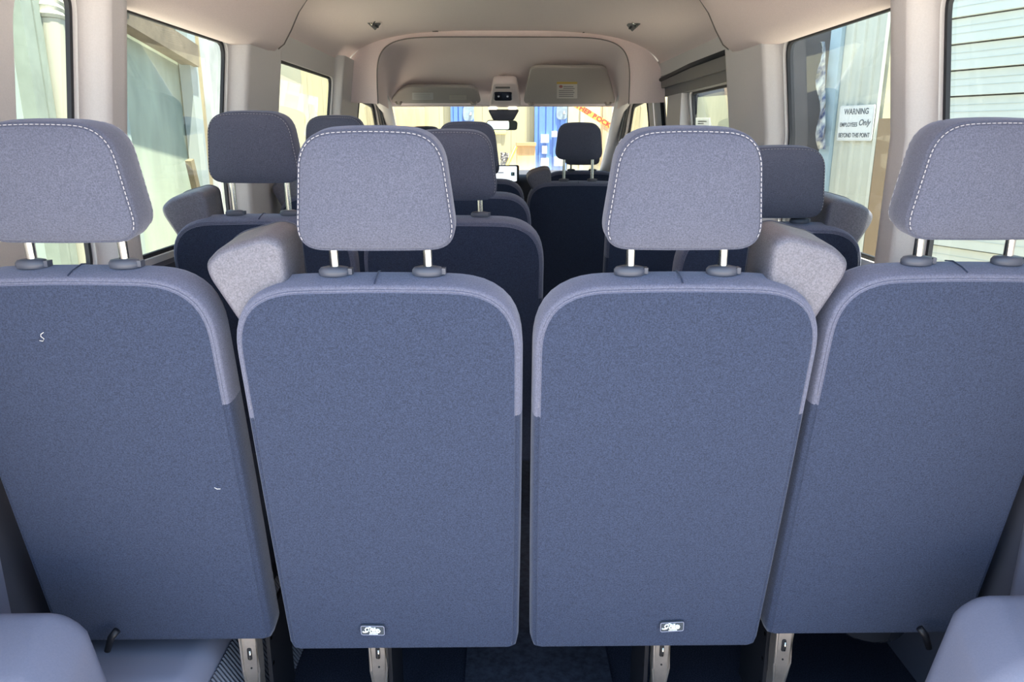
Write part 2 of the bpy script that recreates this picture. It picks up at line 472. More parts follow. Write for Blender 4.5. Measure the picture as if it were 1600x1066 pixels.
def trim_panel(name, side, outer, holes, piers, m, offset=0.0, reveal=0.021, step=0.05, fine=()):
    """panel in the (y,z) plane bent onto the van's side; holes get a reveal that turns outwards"""
    bm = bmesh.new()
    def loop(pts):
        vs = [bm.verts.new((0, p[0], p[1])) for p in pts]
        return [bm.edges.new((vs[i], vs[(i+1) % len(vs)])) for i in range(len(vs))]
    ed = loop(outer); hed = []
    for h in holes: hed += loop(h)
    bmesh.ops.triangle_fill(bm, use_beauty=True, use_dissolve=False, edges=ed + hed, normal=(1, 0, 0))
    ys = [p[0] for p in outer]; zs = [p[1] for p in outer]
    def cut(co, no):
        bmesh.ops.bisect_plane(bm, geom=list(bm.verts) + list(bm.edges) + list(bm.faces), dist=1e-5, plane_co=co, plane_no=no)
    y = min(ys) + step
    while y < max(ys) - 0.005: cut((0, y, 0), (0, 1, 0)); y += step
    for y in fine: cut((0, y, 0), (0, 1, 0))
    z = 1.22
    while z < max(zs) - 0.01:
        if z > min(zs) + 0.01: cut((0, 0, z), (0, 0, 1))
        z += 0.07
    # which boundary edges belong to holes
    bnd = [e for e in bm.edges if len(e.link_faces) == 1]
    y0, y1, z0, z1 = min(ys), max(ys), min(zs), max(zs)
    hole_edges = []
    for e in bnd:
        c = (e.verts[0].co + e.verts[1].co) / 2
        for h in holes:
            hy = [p[0] for p in h]; hz = [p[1] for p in h]
            if min(hy) - 0.003 <= c.y <= max(hy) + 0.003 and min(hz) - 0.003 <= c.z <= max(hz) + 0.003:
                hole_edges.append(e); break
    for v in bm.verts:
        v.co.x = side * (XW(v.co.z) - offset - bulge(v.co.y, piers))
    if hole_edges:
        r = bmesh.ops.extrude_edge_only(bm, edges=hole_edges)
        for v in r['geom']:
            if isinstance(v, bmesh.types.BMVert):
                v.co.x = side * (XW(v.co.z) - offset + reveal)
    bmesh.ops.recalc_face_normals(bm, faces=bm.faces)
    me = bpy.data.meshes.new(name); bm.to_mesh(me); bm.free(); me.materials.append(m)
    for p in me.polygons: p.use_smooth = True
    set_sharp(me, 50)
    return link(bpy.data.objects.new(name, me))

def wloop(y0, y1, z0=ZW0, z1=ZW1, r=0.06, rads=None, seg=8):
    return [tuple(p) for p in rpoly([(y0, z0), (y1, z0), (y1, z1), (y0, z1)], rads or r, seg)]

def window(n, side, loop, off=0.02, m=None, gasket=0.011):
    """pane with a black rubber gasket, following the body side"""
    m = m or M_GLASS
    root = empty('window_%d' % n, (0, 0, 0), kind='structure')
    ol = resample([Vector(p) for p in loop], 96)
    def at(p, d): return Vector((side * (XW(p.y) + d), p.x, p.y))
    # pane: grid between the loop's lower and upper points, thin with two faces
    big = inset(ol, -0.012)
    c = Vector((sum(p.x for p in big) / len(big), sum(p.y for p in big) / len(big)))
    V = []; F = []; ss = [1.0, 0.8, 0.6, 0.4, 0.2]; N = len(big)
    for s in ss:
        for p in big: V.append(at(c + (p - c) * s, off))
    for i in range(len(ss) - 1):
        for k in range(N): F.append((i*N+k, i*N+(k+1) % N, (i+1)*N+(k+1) % N, (i+1)*N+k))
    V.append(at(c, off)); b = (len(ss) - 1) * N
    for k in range(N): F.append((b + k, b + (k+1) % N, len(V) - 1))
    mobj('pane', V, F, m, root)
    g = MB(); ri = inset(ol, gasket * 0.5)
    pts = [at(p, off - 0.006) for p in ri]
    a = [at(p, off - 0.010) for p in inset(ol, -0.004)]; bq = [at(p, off - 0.010) for p in inset(ol, gasket)]
    d = [at(p, off + 0.0) for p in inset(ol, gasket)]; e = [at(p, off + 0.0) for p in inset(ol, -0.004)]
    rr = [a, bq, d, e]; V = sum(rr, []); F = []
    for i in range(4):
        for k in range(N): F.append((i*N+k, i*N+(k+1) % N, ((i+1) % 4)*N+(k+1) % N, ((i+1) % 4)*N+k))
    mobj('gasket', V, F, M_RUBBER, root, True, 40)
    return root

YB = 0.72         # rear edge of the van
YD = 4.80         # rear edge of the front doors
# left wall
L1 = wloop(1.546, 1.771, rads=[0.07, 0.05, 0.05, 0.16]); L2 = wloop(1.93, 2.704, r=0.06); L3 = wloop(3.18, 4.324, r=0.06)
piersL = [(1.780, 1.922, 0.052), (2.713, 3.168, 0.055), (4.333, 4.77, 0.045), (0.5, 1.19, 0.03)]
def outer_rect(y0, y1, z0, z1): return [(y0, z0), (y1, z0), (y1, z1), (y0, z1)]
def fines(piers):
    out = []
    for a, c, h in piers:
        for t in (0, 0.008, 0.016, 0.025, 0.035): out += [a + t, c - t]
    return out
wl = trim_panel('wall_left', -1, outer_rect(YB, YD, 0.0, 1.64), [L1, L2, L3], piersL, M_TRIM, fine=fines(piersL)); tag(wl, kind='structure')
window(1, -1, L1); window(2, -1, L2); window(3, -1, L3)
# right wall with the sliding door's opening
R1 = wloop(1.215, 1.730, r=0.055); R2 = wloop(1.883, 2.665, r=0.06)
RD = wloop(3.18, 4.665, 0.06, 1.55, rads=[0.02, 0.02, 0.03, 0.03])
piersR = [(1.738, 1.874, 0.052), (2.674, 3.172, 0.055), (4.675, 4.79, 0.03), (0.5, 1.195, 0.03)]
wr = trim_panel('wall_right', 1, outer_rect(YB, YD, 0.0, 1.64), [R1, R2, RD], piersR, M_TRIM, fine=fines(piersR)); tag(wr, kind='structure')
window(4, 1, R1); window(5, 1, R2)

# dark lower lining under the windows
for side, y1_, nm in ((-1, YD - 0.02, 'left'), (1, 3.17, 'right')):
    V = []; F = []
    zz = [0.002, 0.5, 0.80, 0.872, 0.884]; xx = [0.016, 0.016, 0.016, 0.010, -0.002]
    for z, d in zip(zz, xx): V += [(side * (XW(z) - d), 1.20, z), (side * (XW(z) - d), y1_, z)]
    for i in range(4): F.append((2*i, 2*i+1, 2*i+3, 2*i+2))
    lw_ = mobj('lower_lining', V, F, mat('dark_lining', (0.055, 0.06, 0.085), 0.8), wl if side < 0 else wr, True, 40)

# sliding door on the right, set back from the trim
DW = wloop(3.255, 4.19, ZW0, 1.442, r=0.035)
dr = empty('door_1', (0, 3.9, 0), kind='structure'); 
dp = trim_panel('door_panel', 1, outer_rect(3.15, 4.71, 0.02, 1.59), [DW], [], M_TRIM, offset=-0.05, reveal=0.024)
dp.parent = dr; dp.location = (0, -3.9, 0)
wd = window(6, 1, DW, off=0.072); 
mb = MB()   # grey header above the door's window with a stepped lower edge
for (z0, z1, x0, x1) in ((1.489, 1.553, 0.0, 0.055), (1.442, 1.489, 0.022, 0.055)):
    V = []
    for y in (3.17, 4.665):
        V += [(XW(z0) + x0 - 0.004, y, z0), (XW(z0) + x1, y, z0), (XW(z1) + x1, y, z1), (XW(z1) + x0 - 0.004, y, z1)]
    mb.add(V, [(0,1,5,4),(1,2,6,5),(2,3,7,6),(3,0,4,7),(0,3,2,1),(4,5,6,7)])
h = mb.build('door_header', M_DOORGREY, dr); h.location = (0, -3.9, 0)
mb = MB(); mb.tube([(XW(0.9) - 0.002, 4.65, 0.1), (XW(0.9) - 0.002, 4.65, 1.22), (XW(1.53) - 0.004, 4.65, 1.535), (XW(1.55) - 0.004, 3.9, 1.553), (XW(1.55) - 0.004, 3.2, 1.553)], 0.012, 8)
h = mb.build('door_seal', M_RUBBER, dr, True); h.location = (0, -3.9, 0)
mb = MB(); mb.box((XW(1.3) + 0.0, 4.23, 0.95), (XW(1.3) + 0.05, 4.58, 1.45)); h = mb.build('door_edge_trim', M_TRIM, dr); h.location = (0, -3.9, 0)
# two printed stickers on its pane
for (px0, px1) in ((1065.5, 1085), (1087, 1109)):
    xs = XW(1.2) + 0.060
    a = on_x(px0, 184, xs); b = on_x(px1, 184, xs); c = on_x(px1, 206, xs); d = on_x(px0, 206, xs)
    st = empty('sticker', a, 'square white sticker inside sliding door window, %s' % ('the one nearer the windshield' if px0 < 1070 else 'the one nearer the rear seats'), 'sticker', 'window stickers')
    mb = MB(); q = [a, b, c, d]
    mb.add([v - a for v in q] + [v - a + Vector((0.002, 0, 0)) for v in q], [(0,1,2,3),(7,6,5,4),(0,4,5,1),(1,5,6,2),(2,6,7,3),(3,7,4,0)])
    mb.build('sheet', mat('sticker_paper', (0.88, 0.88, 0.86), 0.6), st)
    pr = MB()
    for i in range(4):
        f0, f1 = 0.22 + i * 0.16, 0.30 + i * 0.16
        u0, u1 = 0.18, (0.8, 0.6, 0.75, 0.5)[i]
        def bl(u, v): return a.lerp(b, u).lerp(d.lerp(c, u), v) - a + Vector((-0.0008, 0, 0))
        pr.add([bl(u0, f0), bl(u1, f0), bl(u1, f1), bl(u0, f1)], [(0,1,2,3)])
    pr.build('print', mat('sticker_print', (0.42, 0.43, 0.43), 0.7), st)

# front doors (only their upper frames show)
for side, n in ((-1, 2), (1, 3)):
    hole = [tuple(p) for p in rpoly([(5.01, 0.905), (6.45, 0.905), (6.43, 1.046), (5.80, 1.448), (5.01, 1.48)], [0.03, 0.03, 0.05, 0.08, 0.06], 6)]
    o = trim_panel('door_%d' % n, side, [(YD, 0.0), (7.25, 0.0), (7.25, 0.90), (7.1, 0.96), (5.88, 1.59), (YD, 1.64)], [hole], [(4.77, 4.98, 0.03)], M_TRIM, offset=0.0, fine=(4.81, 4.83, 4.93, 4.96))
    tag(o, kind='structure')
    window(6 + n - 1, side, hole, off=0.03, m=M_GLASSFRONT, gasket=0.03)
    mb = MB(); x = lambda z: side * (XW(z) - 0.012)
    mb.tube([(x(0.93), 4.99, 0.93), (x(1.3), 4.99, 1.3), (x(1.48), 5.01, 1.49), (x(1.47), 5.75, 1.47), (x(1.06), 6.45, 1.06), (x(0.93), 6.6, 0.93)], 0.018, 8)
    tag(mb.build('trim_%d' % (n - 1), M_RUBBER, None, True), kind='structure')

# floor, carpet and ground
def slab(name, lo, hi, m, kind='structure', parent=None):
    mb = MB(); mb.box(lo, hi); o = mb.build(name, m, parent)
    if kind: tag(o, kind=kind)
    return o
fl = slab('floor', (-1.0, YB - 0.02, -0.04), (1.0, 7.2, 0.0), M_CARPET)
slab('floor_mat', (-0.10, 0.9, 0.0), (0.24, 5.2, 0.006), M_MAT)
M_GROUND = mat('concrete', (0.46, 0.42, 0.38), 0.9, noise=0.15, nscale=3, bump=0.2, bscale=60)
slab('ground', (-30, -30, -0.80), (30, 30, -0.72), M_GROUND)

# roof skin and ceiling
def arch(hw, z0, z1, n=33, e=2.6, e2=2.2):
    out = []
    for k in range(n):
        th = math.pi * k / (n - 1)
        cx, sx = math.cos(th), math.sin(th)
        x = -hw * math.copysign(abs(cx) ** (2 / e), cx); z = z0 + (z1 - z0) * abs(sx) ** (2 / e2)
        out.append((x, z))
    return out
def loft_open(name, secs, m, parent=None, kind=None):
    """secs: list of lists of Vector"""
    n = len(secs[0]); V = sum(secs, []); F = []
    for i in range(len(secs) - 1):
        for k in range(n - 1): F.append((i*n+k, i*n+k+1, (i+1)*n+k+1, (i+1)*n+k))
    o = mobj(name, V, F, m, parent, True, 45)
    if kind: tag(o, kind=kind)
    return o
ZC = 1.80
roofy = [YB - 0.03, 2.0, 3.4, 4.7, 5.3, 5.86, 6.2]; roofz = [1.89, 1.90, 1.90, 1.88, 1.79, 1.66, 1.53]
loft_open('roof', [[Vector((x, y, z)) for x, z in arch(1.04, 1.56 if zt > 1.7 else zt - 0.10, zt)] for y, zt in zip(roofy, roofz)], mat('white_paint', (0.75, 0.75, 0.75), 0.3), None, 'structure')
ceil = loft_open('ceiling', [[Vector((x, y, z)) for x, z in arch(0.928, 1.54, ZC, 41, 3.2, 2.4)] for y in (YB, 1.5, 2.2, 3.0, 3.8, 4.63)], M_HEADLINER, None, 'structure')
hd = loft_open('rear_header', [[Vector((x, y, z)) for x, z in arch(a_, b_, c_, 41, 3.4, 2.4)] for y, a_, b_, c_ in ((YB - 0.03, 1.03, 1.44, 1.89), (YB - 0.02, 0.90, 1.46, 1.70), (YB + 0.04, 0.90, 1.46, 1.69), (YB + 0.09, 0.935, 1.50, 1.82))], M_TRIM, None, 'structure')
# bulky side coves over the rear windows
def cove(side, n):
    secs = []
    ys = [YB, 1.4, 2.0, 2.7, 2.95, 3.04, 3.09, 3.125, 3.14]
    fs = [1, 1, 1, 1, 0.99, 0.95, 0.85, 0.65, 0.30]
    for y, f in zip(ys, fs):
        pts = [(0.955, 1.530), (0.917, 1.515), (0.868, 1.519), (0.830, 1.545), (0.797, 1.594), (0.76, 1.659), (0.71, 1.719), (0.65, 1.757), (0.586, 1.79)]
        cxx, czz = 0.74, 1.66
        q = []
        for (x, z) in pts:
            xx = x + (1 - f) * (0.97 - x) * 0.55; zz = z + (1 - f) * 0.10
            q.append(Vector((side * xx, y, zz)))
        secs.append(q)
    o = loft_open('trim_%d' % n, secs, M_HEADLINER); tag(o, kind='structure')
    mb = MB(); mb.tube([v + Vector((-side * 0.0015, 0, -0.0015)) for v in secs[6]], 0.0026, 6)
    sm = mb.build('cove_seam', M_SEAM, o, True)
    return o
cove(-1, 3); cove(1, 4)
# front headliner, a separate moulded arch
fy = [4.60, 4.665, 4.83, 5.045, 5.26, 5.37, 5.53, 5.75, 5.945, 6.10]
fz = [1.765, 1.7625, 1.754, 1.735, 1.710, 1.676, 1.616, 1.540, 1.4826, 1.450]
fw = [0.732, 0.738, 0.754, 0.77, 0.787, 0.797, 0.814, 0.835, 0.857, 0.879]
fh = loft_open('trim_5', [[Vector((x, y, z)) for x, z in arch(w, 1.41, zt, 61, 7.0, 5.0)] for y, zt, w in zip(fy, fz, fw)], M_HEADLINER); tag(fh, kind='structure')
so = [Vector((x, 4.63, z)) for x, z in arch(0.945, 1.41, ZC + 0.01, 61, 4.2, 2.6)]; si = [Vector((x, 4.61, z)) for x, z in arch(0.729, 1.40, 1.765, 61, 7.0, 5.0)]
fl_ = loft_open('front_flange', [so, si], M_HEADLINER, fh)
mb = MB(); mb.tube([Vector((v.x, 4.598, v.z - 0.002)) for v in si], 0.0035, 6); mb.build('headliner_seam', M_SEAM, fh, True)

for px, py in ((680, 47.5), (915, 49)):
    p = on_y(px, py, 4.60); mb = MB(); mb.box((p.x - 0.016, 4.585, p.z - 0.006), (p.x + 0.016, 4.625, p.z + 0.004)); mb.build('headliner_clip', M_SEAM, fh)
# A pillars and windshield
for s, n in ((-1, 6), (1, 7)):
    mb = MB(); mb.tube([(s*0.868, 5.53, 1.52), (s*0.884, 5.91, 1.437), (s*0.917, 6.51, 1.177), (s*0.944, 7.16, 0.873)], [0.054, 0.054, 0.052, 0.06], 14)
    tag(mb.build('trim_%d' % n, M_TRIM, None, True, 60), kind='structure')
wsr = empty('window_9', (0, 6.18, 1.3), kind='structure')
V = []; F = []
secs = [(6.14, 1.459, 0.868), (6.456, 1.285, 0.911), (6.836, 1.068, 0.955), (7.18, 0.873, 0.976)]
for (y, z, w) in secs:
    for k in range(13):
        t = k / 12 * 2 - 1; V.append((t * w, y + 0.16 * (1 - t * t) - 6.18, z - 1.3))
for i in range(3):
    for k in range(12): F.append((i*13+k, i*13+k+1, (i+1)*13+k+1, (i+1)*13+k))
mobj('pane', V, F, M_GLASSFRONT, wsr)
mb = MB(); mb.box((-0.88, -0.07, 0.14), (0.88, -0.02, 0.19)); mb.build('header_frame', M_HEADLINER, wsr)

# ================================================================== SEATS
YR = 1.12; HB = 0.77; WB = 0.454
def row_x(px, Y): return on_y(px, 420, Y + 0.048).x
legY = 1.30
def leg_x(px): return on_y(px, 1030, legY).x
x1, x2, x3, x4 = (row_x(p, YR) for p in (114, 596, 1056, 1498))
rear = []
rear.append(seat(x1, YR + 0.018, 1.010, 0.43, HB, 0.052, 'leftmost grey fabric rear row seat, cut off by the left picture edge', 'rear row of seats', legs=[(leg_x(391) - x1, legY - YR - 0.018, 0.265)]))
rear.append(seat(x2 - 0.006, YR, 1.000, WB, HB, 0.052, 'rear row seat left of centre with logo tag and belt housing on its left shoulder', 'rear row of seats', housing=-1, head_x=0.006, posts_x=0.006, legs=[(leg_x(591) - x2 + 0.006, legY - YR, 0.265)]))
rear.append(seat(x3 + 0.004, YR, 1.000, WB, HB, 0.052, 'rear row seat right of centre with logo tag and belt housing on its right shoulder', 'rear row of seats', housing=1, head_x=-0.004, posts_x=-0.004, legs=[(leg_x(1033) - x3 - 0.004, legY - YR, 0.265)]))
rear.append(seat(x4 + 0.004, YR + 0.018, 1.012, 0.414, HB, 0.052, head_x=0.010, posts_x=0.010, label='rightmost grey fabric rear row seat, cut off by the right picture edge', group='rear row of seats', legs=[(leg_x(1222) - x4 - 0.004, legY - YR - 0.018, 0.275)]))
W4 = 0.49
xl, xm, xr = -0.652, -0.142, 0.693
def hx(px, Y): return 0
def two_legs(W): return [(-W/2 + 0.08, 0.2, 0.30), (W/2 - 0.08, 0.2, 0.30)]
seat(xl, 2.00, 1.005, W4, HB, 0.095, 'left window seat just ahead of the rear row, headrest raised high', 'second last row of seats', housing=-1, legs=two_legs(W4))
seat(xm, 2.00, 1.000, W4, HB, 0.055, 'left aisle seat just ahead of the rear row, half hidden headrest', 'second last row of seats', legs=two_legs(W4))
seat(xr, 1.93, 0.990, W4, HB, 0.025, 'single right side seat just ahead of the rear row, headrest pushed down', 'second last row of seats', housing=1, legs=two_legs(W4))
seat(xl + 0.02, 2.92, 1.000, W4, HB, 0.112, 'dark left window seat in the middle row, seen beside the third left window', 'middle row of seats', housing=-1, legs=two_legs(W4))
seat(xm, 2.92, 1.000, W4, HB, 0.090, 'dark left aisle seat in the middle row, tall headrest left of the mirror', 'middle row of seats', legs=two_legs(W4))
seat(xr - 0.05, 2.92, 0.985, W4, HB, 0.02, 'single right seat in the middle row, hidden behind a rear headrest', 'middle row of seats', housing=1, legs=two_legs(W4))
seat(xl + 0.02, 3.84, 1.000, W4, HB, 0.03, 'left window seat in the row behind the driver, almost hidden', 'front bench row of seats', housing=-1, legs=two_legs(W4))
seat(xm, 3.84, 1.000, W4, HB, 0.03, 'left aisle seat in the row behind the driver, back below the white screen', 'front bench row of seats', legs=two_legs(W4))
seat(on_y(903, 270, 3.95).x, 3.90, 0.985, 0.52, HB, 0.118, 'dark separate seat with black headrest in front of the right windshield half', 'front bench row of seats', housing=-1, legs=two_legs(0.52))
seat(on_y(664, 205, 5.25).x, 5.2, 0.995, 0.52, HB, 0.105, 'black driver seat, only the headrest top shows under the left sun visor', 'front seats', name='driver_seat', legs=two_legs(0.52))
seat(on_y(910, 205, 5.25).x, 5.2, 0.98, 0.52, HB, 0.05, 'black front passenger seat just behind the dark separate seat headrest', 'front seats', name='front_seat', legs=two_legs(0.52))

# woven logo tags on the two middle rear seats
def logo(root, px, py, tilt):
    k = get_kit(WB, HB); fr = k['fr']
    p = on_y(px, py, 1.255)
    loc = Vector((p.x - root.location.x, 0, 0)); v = HB - (1.0 - p.z) / math.cos(TILT)
    def F(u, vv, w): 
        q = fr(loc.x + u, v + vv, -w); q.z += 1.0; return q
    ol = rpoly([(-0.022, -0.0115), (0.022, -0.0115), (0.022, 0.0115), (-0.022, 0.0115)], 0.004, 5)
    rot = R(tilt)
    def rt(p): return (p.x * math.cos(rot) - p.y * math.sin(rot), p.x * math.sin(rot) + p.y * math.cos(rot))
    n = len(ol)
    V = [F(*rt(q), 0.0048) for q in ol] + [F(*rt(q), 0.0005) for q in ol]
    tg = mobj('logo_tag', V, [tuple(range(n))] + [(i, (i+1) % n, n+(i+1) % n, n+i) for i in range(n)], mat('tag_cloth', (0.055, 0.068, 0.085), 0.85), root, False)
    tg['label'] = 'small dark cloth tag with white script logo'
    mb = MB(); ring = [F(*rt(q), 0.0052) for q in ol]; mb.tube(ring + [ring[0]], 0.0005, 5)
    mb.build('tag_border', mat('tag_border', (0.42, 0.44, 0.58), 0.8), tg)
    mb = MB()
    def sw(pts, r=0.0016):
        mb.tube([F(*rt(Vector((a * 0.001, b * 0.001))), 0.0054) for a, b in pts], r, 6)
    # swash, looped capital, two tall letters, round letter, underlining word
    sw([(-19, -2), (-17.5, -3.6), (-14, -4), (-10, -2.6), (-7.5, 1), (-7, 5), (-9, 8), (-12, 7), (-14, 3), (-13, -1), (-10, -2.5)], 0.0015)
    sw([(-7, 9), (-3, 9), (-2, 6), (-4, 3), (-5, -1), (-4, -5)], 0.0016)
    sw([(-1, 8), (-0.5, 2), (0.5, -1)], 0.0021); sw([(4, 8.5), (3.5, 3), (4.2, -1)], 0.0023); sw([(1.5, 3), (2, -1)], 0.0018)
    sw([(7, 2), (9.5, 4), (12.5, 3), (13.5, 0), (12, -3), (9, -3.4), (7, -1.5), (7, 1), (10, 1)], 0.0021)
    sw([(-4, -4.4), (4, -4.6), (12, -4.2)], 0.0013)
    mb.build('logo_script', mat('tag_white', (0.88, 0.93, 0.90), 0.7), tg, True)
    mb = MB(); xx = -6.5
    for wd_ in (2.4, 1.8, 2.6, 1.6, 2.2, 2.0, 1.8, 2.2):
        mb.tube([F(*rt(Vector((xx * 0.001, -0.0085))), 0.0053), F(*rt(Vector(((xx + wd_ * 0.75) * 0.001, -0.0085))), 0.0053)], 0.0012, 5); xx += wd_
    mb.build('logo_small_words', MATS['tag_white'], tg)
logo(rear[1], 583, 982, -2); logo(rear[2], 1049, 976, 4)

# a loose white thread on the left seat
def lint(root, px, py, pts, r=0.0005):
    k = get_kit(WB, HB); fr = k['fr']; zt = root.children[0].location.z
    Y = 1.12 + (zt - on_y(px, py, 1.18).z) * math.tan(TILT); p = on_y(px, py, Y)
    v = HB - (zt - p.z) / math.cos(TILT)
    mb = MB(); mb.tube([fr(p.x - root.location.x + a, v + b, -0.0025) + Vector((0, 0, zt)) for a, b in pts], r, 5)
    mb.build('lint_thread', M_WHITE, root, True)
lint(rear[0], 56, 530, [(-.004, -.006), (.001, -.007), (.004, -.003), (0, .001), (.001, .005), (.006, .008)])
lint(rear[0], 335, 770, [(-.006, .002), (-.002, -.001), (.004, -.001)])

# ================================================================== TRIM BY THE REAR DOORS
# lower quarter panels, proud of the side, with a brown mesh inset
for s in (-1, 1):
    nm = 'left' if s < 0 else 'right'
    q = empty('trim_%d' % (8 if s < 0 else 9), (s * 0.93, 1.0, 0), kind='structure')
    V = []; F = []
    # plan profile of the panel: (x offset from side, y)
    prof = [(0.0, -0.14), (-0.058, -0.13), (-0.062, 0.13), (-0.056, 0.205), (-0.030, 0.235), (0.0, 0.25)]
    zs = [0.03, 0.4, 0.7, 0.86, 0.90]
    sc = [1, 1, 1, 0.95, 0.4]
    for z, f in zip(zs, sc):
        for (a, b) in prof: V.append((s * (0.03 + a * f * (1.0 if s < 0 else 0.55)), b, z))
    n = len(prof)
    for i in range(len(zs) - 1):
        for k in range(n - 1): F.append((i*n+k, i*n+k+1, (i+1)*n+k+1, (i+1)*n+k))
    mobj('quarter_panel', V, F, M_TRIMLOW, q, True, 50)
    mb = MB(); xq = s * 0.03 - s * (0.068 if s < 0 else 0.040); mb.box((xq - 0.004, -0.12, 0.10), (xq + 0.004, 0.075, 0.80)); mb.build('mesh_inset', M_GRILLE, q)
# moulded corner blocks at the sill
def block(s, px_in, py_top, py_far):
    lo_x = s * 0.98; 
    p = on_y(px_in, 1045, 1.00)
    root = empty('sill_cover', (s * 0.80, 1.0, 0.0), ('%s rounded grey plastic moulding in the bottom %s corner of the picture' % (('left', 'left') if s < 0 else ('right', 'right'))), 'trim cover', 'rounded sill covers')
    xi = abs(p.x); xo = 0.955
    def warp(c):
        x, y, z = c
        if z > 0.20: x += ((z - 0.20) / 0.26) ** 2 * 0.13 * (xo - x) / (xo - xi) * (1.0 if y > 0 else 0.7)
        z += max(0, z - 0.2) / 0.26 * y * 0.22
        return (s * (x - 0.80), y, z)
    rbox('moulding', (xi, -0.075, 0.001), (xo, 0.125, 0.442 if s < 0 else 0.46), 0.05, M_TRIMLOW, root, 7, warp)
    return root
block(-1, 160, 965, 965); block(1, 1455, 945, 945)
# wheel arch box under the left seat with its ribbed mat
wa = rbox('wheel_arch_cover', (-0.925, 1.20, 0.0), (-0.60, 1.75, 0.215), 0.05, mat('arch_plastic', (0.25, 0.26, 0.34), 0.42), None, 6)
tag(wa, 'smooth light grey wheel arch cover under the leftmost rear seat', 'wheel cover')
mt = empty('ribbed_mat', (-0.552, 1.4, 0.0), 'dark ribbed rubber strip beside the grey wheel arch cover', 'mat')
mb = MB(); mb.add([(-0.045, -0.2, 0.165), (0.05, -0.2, 0.004), (0.05, 0.3, 0.004), (-0.045, 0.3, 0.165)], [(0, 1, 2, 3)]); mb.build('strip', mat('mat_rubber', (0.09, 0.09, 0.11), 0.7), mt)
for i in range(46):
    y = -0.19 + i * 0.0105; b = MB(); b.tube([(-0.045, y, 0.167), (0.05, y + 0.0, 0.006)], 0.0028, 5)
    if i == 0: me0 = mesh_data('rib', [Vector((v.x, v.y - y, v.z)) for v in b.v], b.f, mat('rib_rubber', (0.20, 0.20, 0.23), 0.6), True)
    part('rib', me0, mt, (0, y, 0))
# round black pot under the right seat
pot = MB(); pc = on_y(1366, 992, 1.42)
pot.tube([(pc.x, 1.47, 0.30), (pc.x, 1.47, pc.z + 0.012), (pc.x, 1.47, pc.z), (pc.x, 1.47, pc.z)], [0.085, 0.085, 0.078, 0.02], 32)
pot.tube([(pc.x, 1.47, 0.30), (pc.x, 1.47, 0.345)], [0.03, 0.03], 12)
pq = pot.build('canister', mat('gloss_black', (0.03, 0.032, 0.04), 0.18), rear[3], True, 40); pq.location = -rear[3].location; pq['label'] = 'glossy black round canister'
# dark recliner levers beside the outer seats
for (px, py, r_) in ((168, 1004, rear[0]), (1452, 1000, rear[3])):
    p = on_y(px, py, 1.24); mb = MB(); dx = -0.02 if px < 800 else 0.02
    lx = p.x - r_.location.x; ly = 1.24 - r_.location.y
    mb.tube([(lx - dx * 0.5, ly + 0.02, p.z + 0.012), (lx, ly + 0.015, p.z), (lx + dx * 0.6, ly + 0.015, p.z - 0.03)], [0.007, 0.007, 0.006], 10); mb.build('recline_lever', M_BLACK, r_, True)
# black brackets beside the legs
for r_, px in ((rear[0], 428), (rear[1], 615), (rear[2], 1003), (rear[3], 1190)):
    x = on_y(px, 1040, 1.36).x - r_.location.x; mb = MB(); mb.box((x - 0.004, 0.20, 0.02), (x + 0.004, 0.34, 0.27)); bk = mb.build('leg_bracket', M_BLACK, r_)
    mb = MB()
    for dz in (0.10, 0.16, 0.22): mb.tube([(x - 0.004, 0.212, dz), (x + 0.004, 0.212, dz)], 0.005, 8)
    mb.build('bracket_bolt', M_CHROME, bk, True)

# ================================================================== CEILING FITTINGS AND COCKPIT
def ceil_hook(px, py, label):
    p = on_z(px, py, 1.74) if False else on_y(px, py, 4.05)
    h_ = empty('coat_hook', p, label, 'hook', 'ceiling hooks'); s = -1 if px < 785 else 1
    h_.rotation_euler = (R(-20), R(-45) * -s, 0)
    rbox('base', (-0.022, -0.05, -0.004), (0.022, 0.05, 0.008), 0.004, M_DOORGREY, h_, 2)
    mb = MB(); mb.tube([(-0.012, -0.035, 0), (-0.012, -0.035, -0.02), (0.012, -0.035, -0.02), (0.012, -0.035, 0)], 0.004, 8); mb.build('wire_loop', M_CHROME, h_, True)
    mb = MB(); mb.tube([(0, 0.03, 0), (0, 0.02, -0.018), (0, -0.01, -0.024)], 0.006, 8); mb.build('hook_tongue', M_BLACK, h_, True)
ceil_hook(584, 36, 'small dark metal hook on the ceiling left of the front headliner')
ceil_hook(990, 38, 'small dark metal hook on the ceiling right of the front headliner')

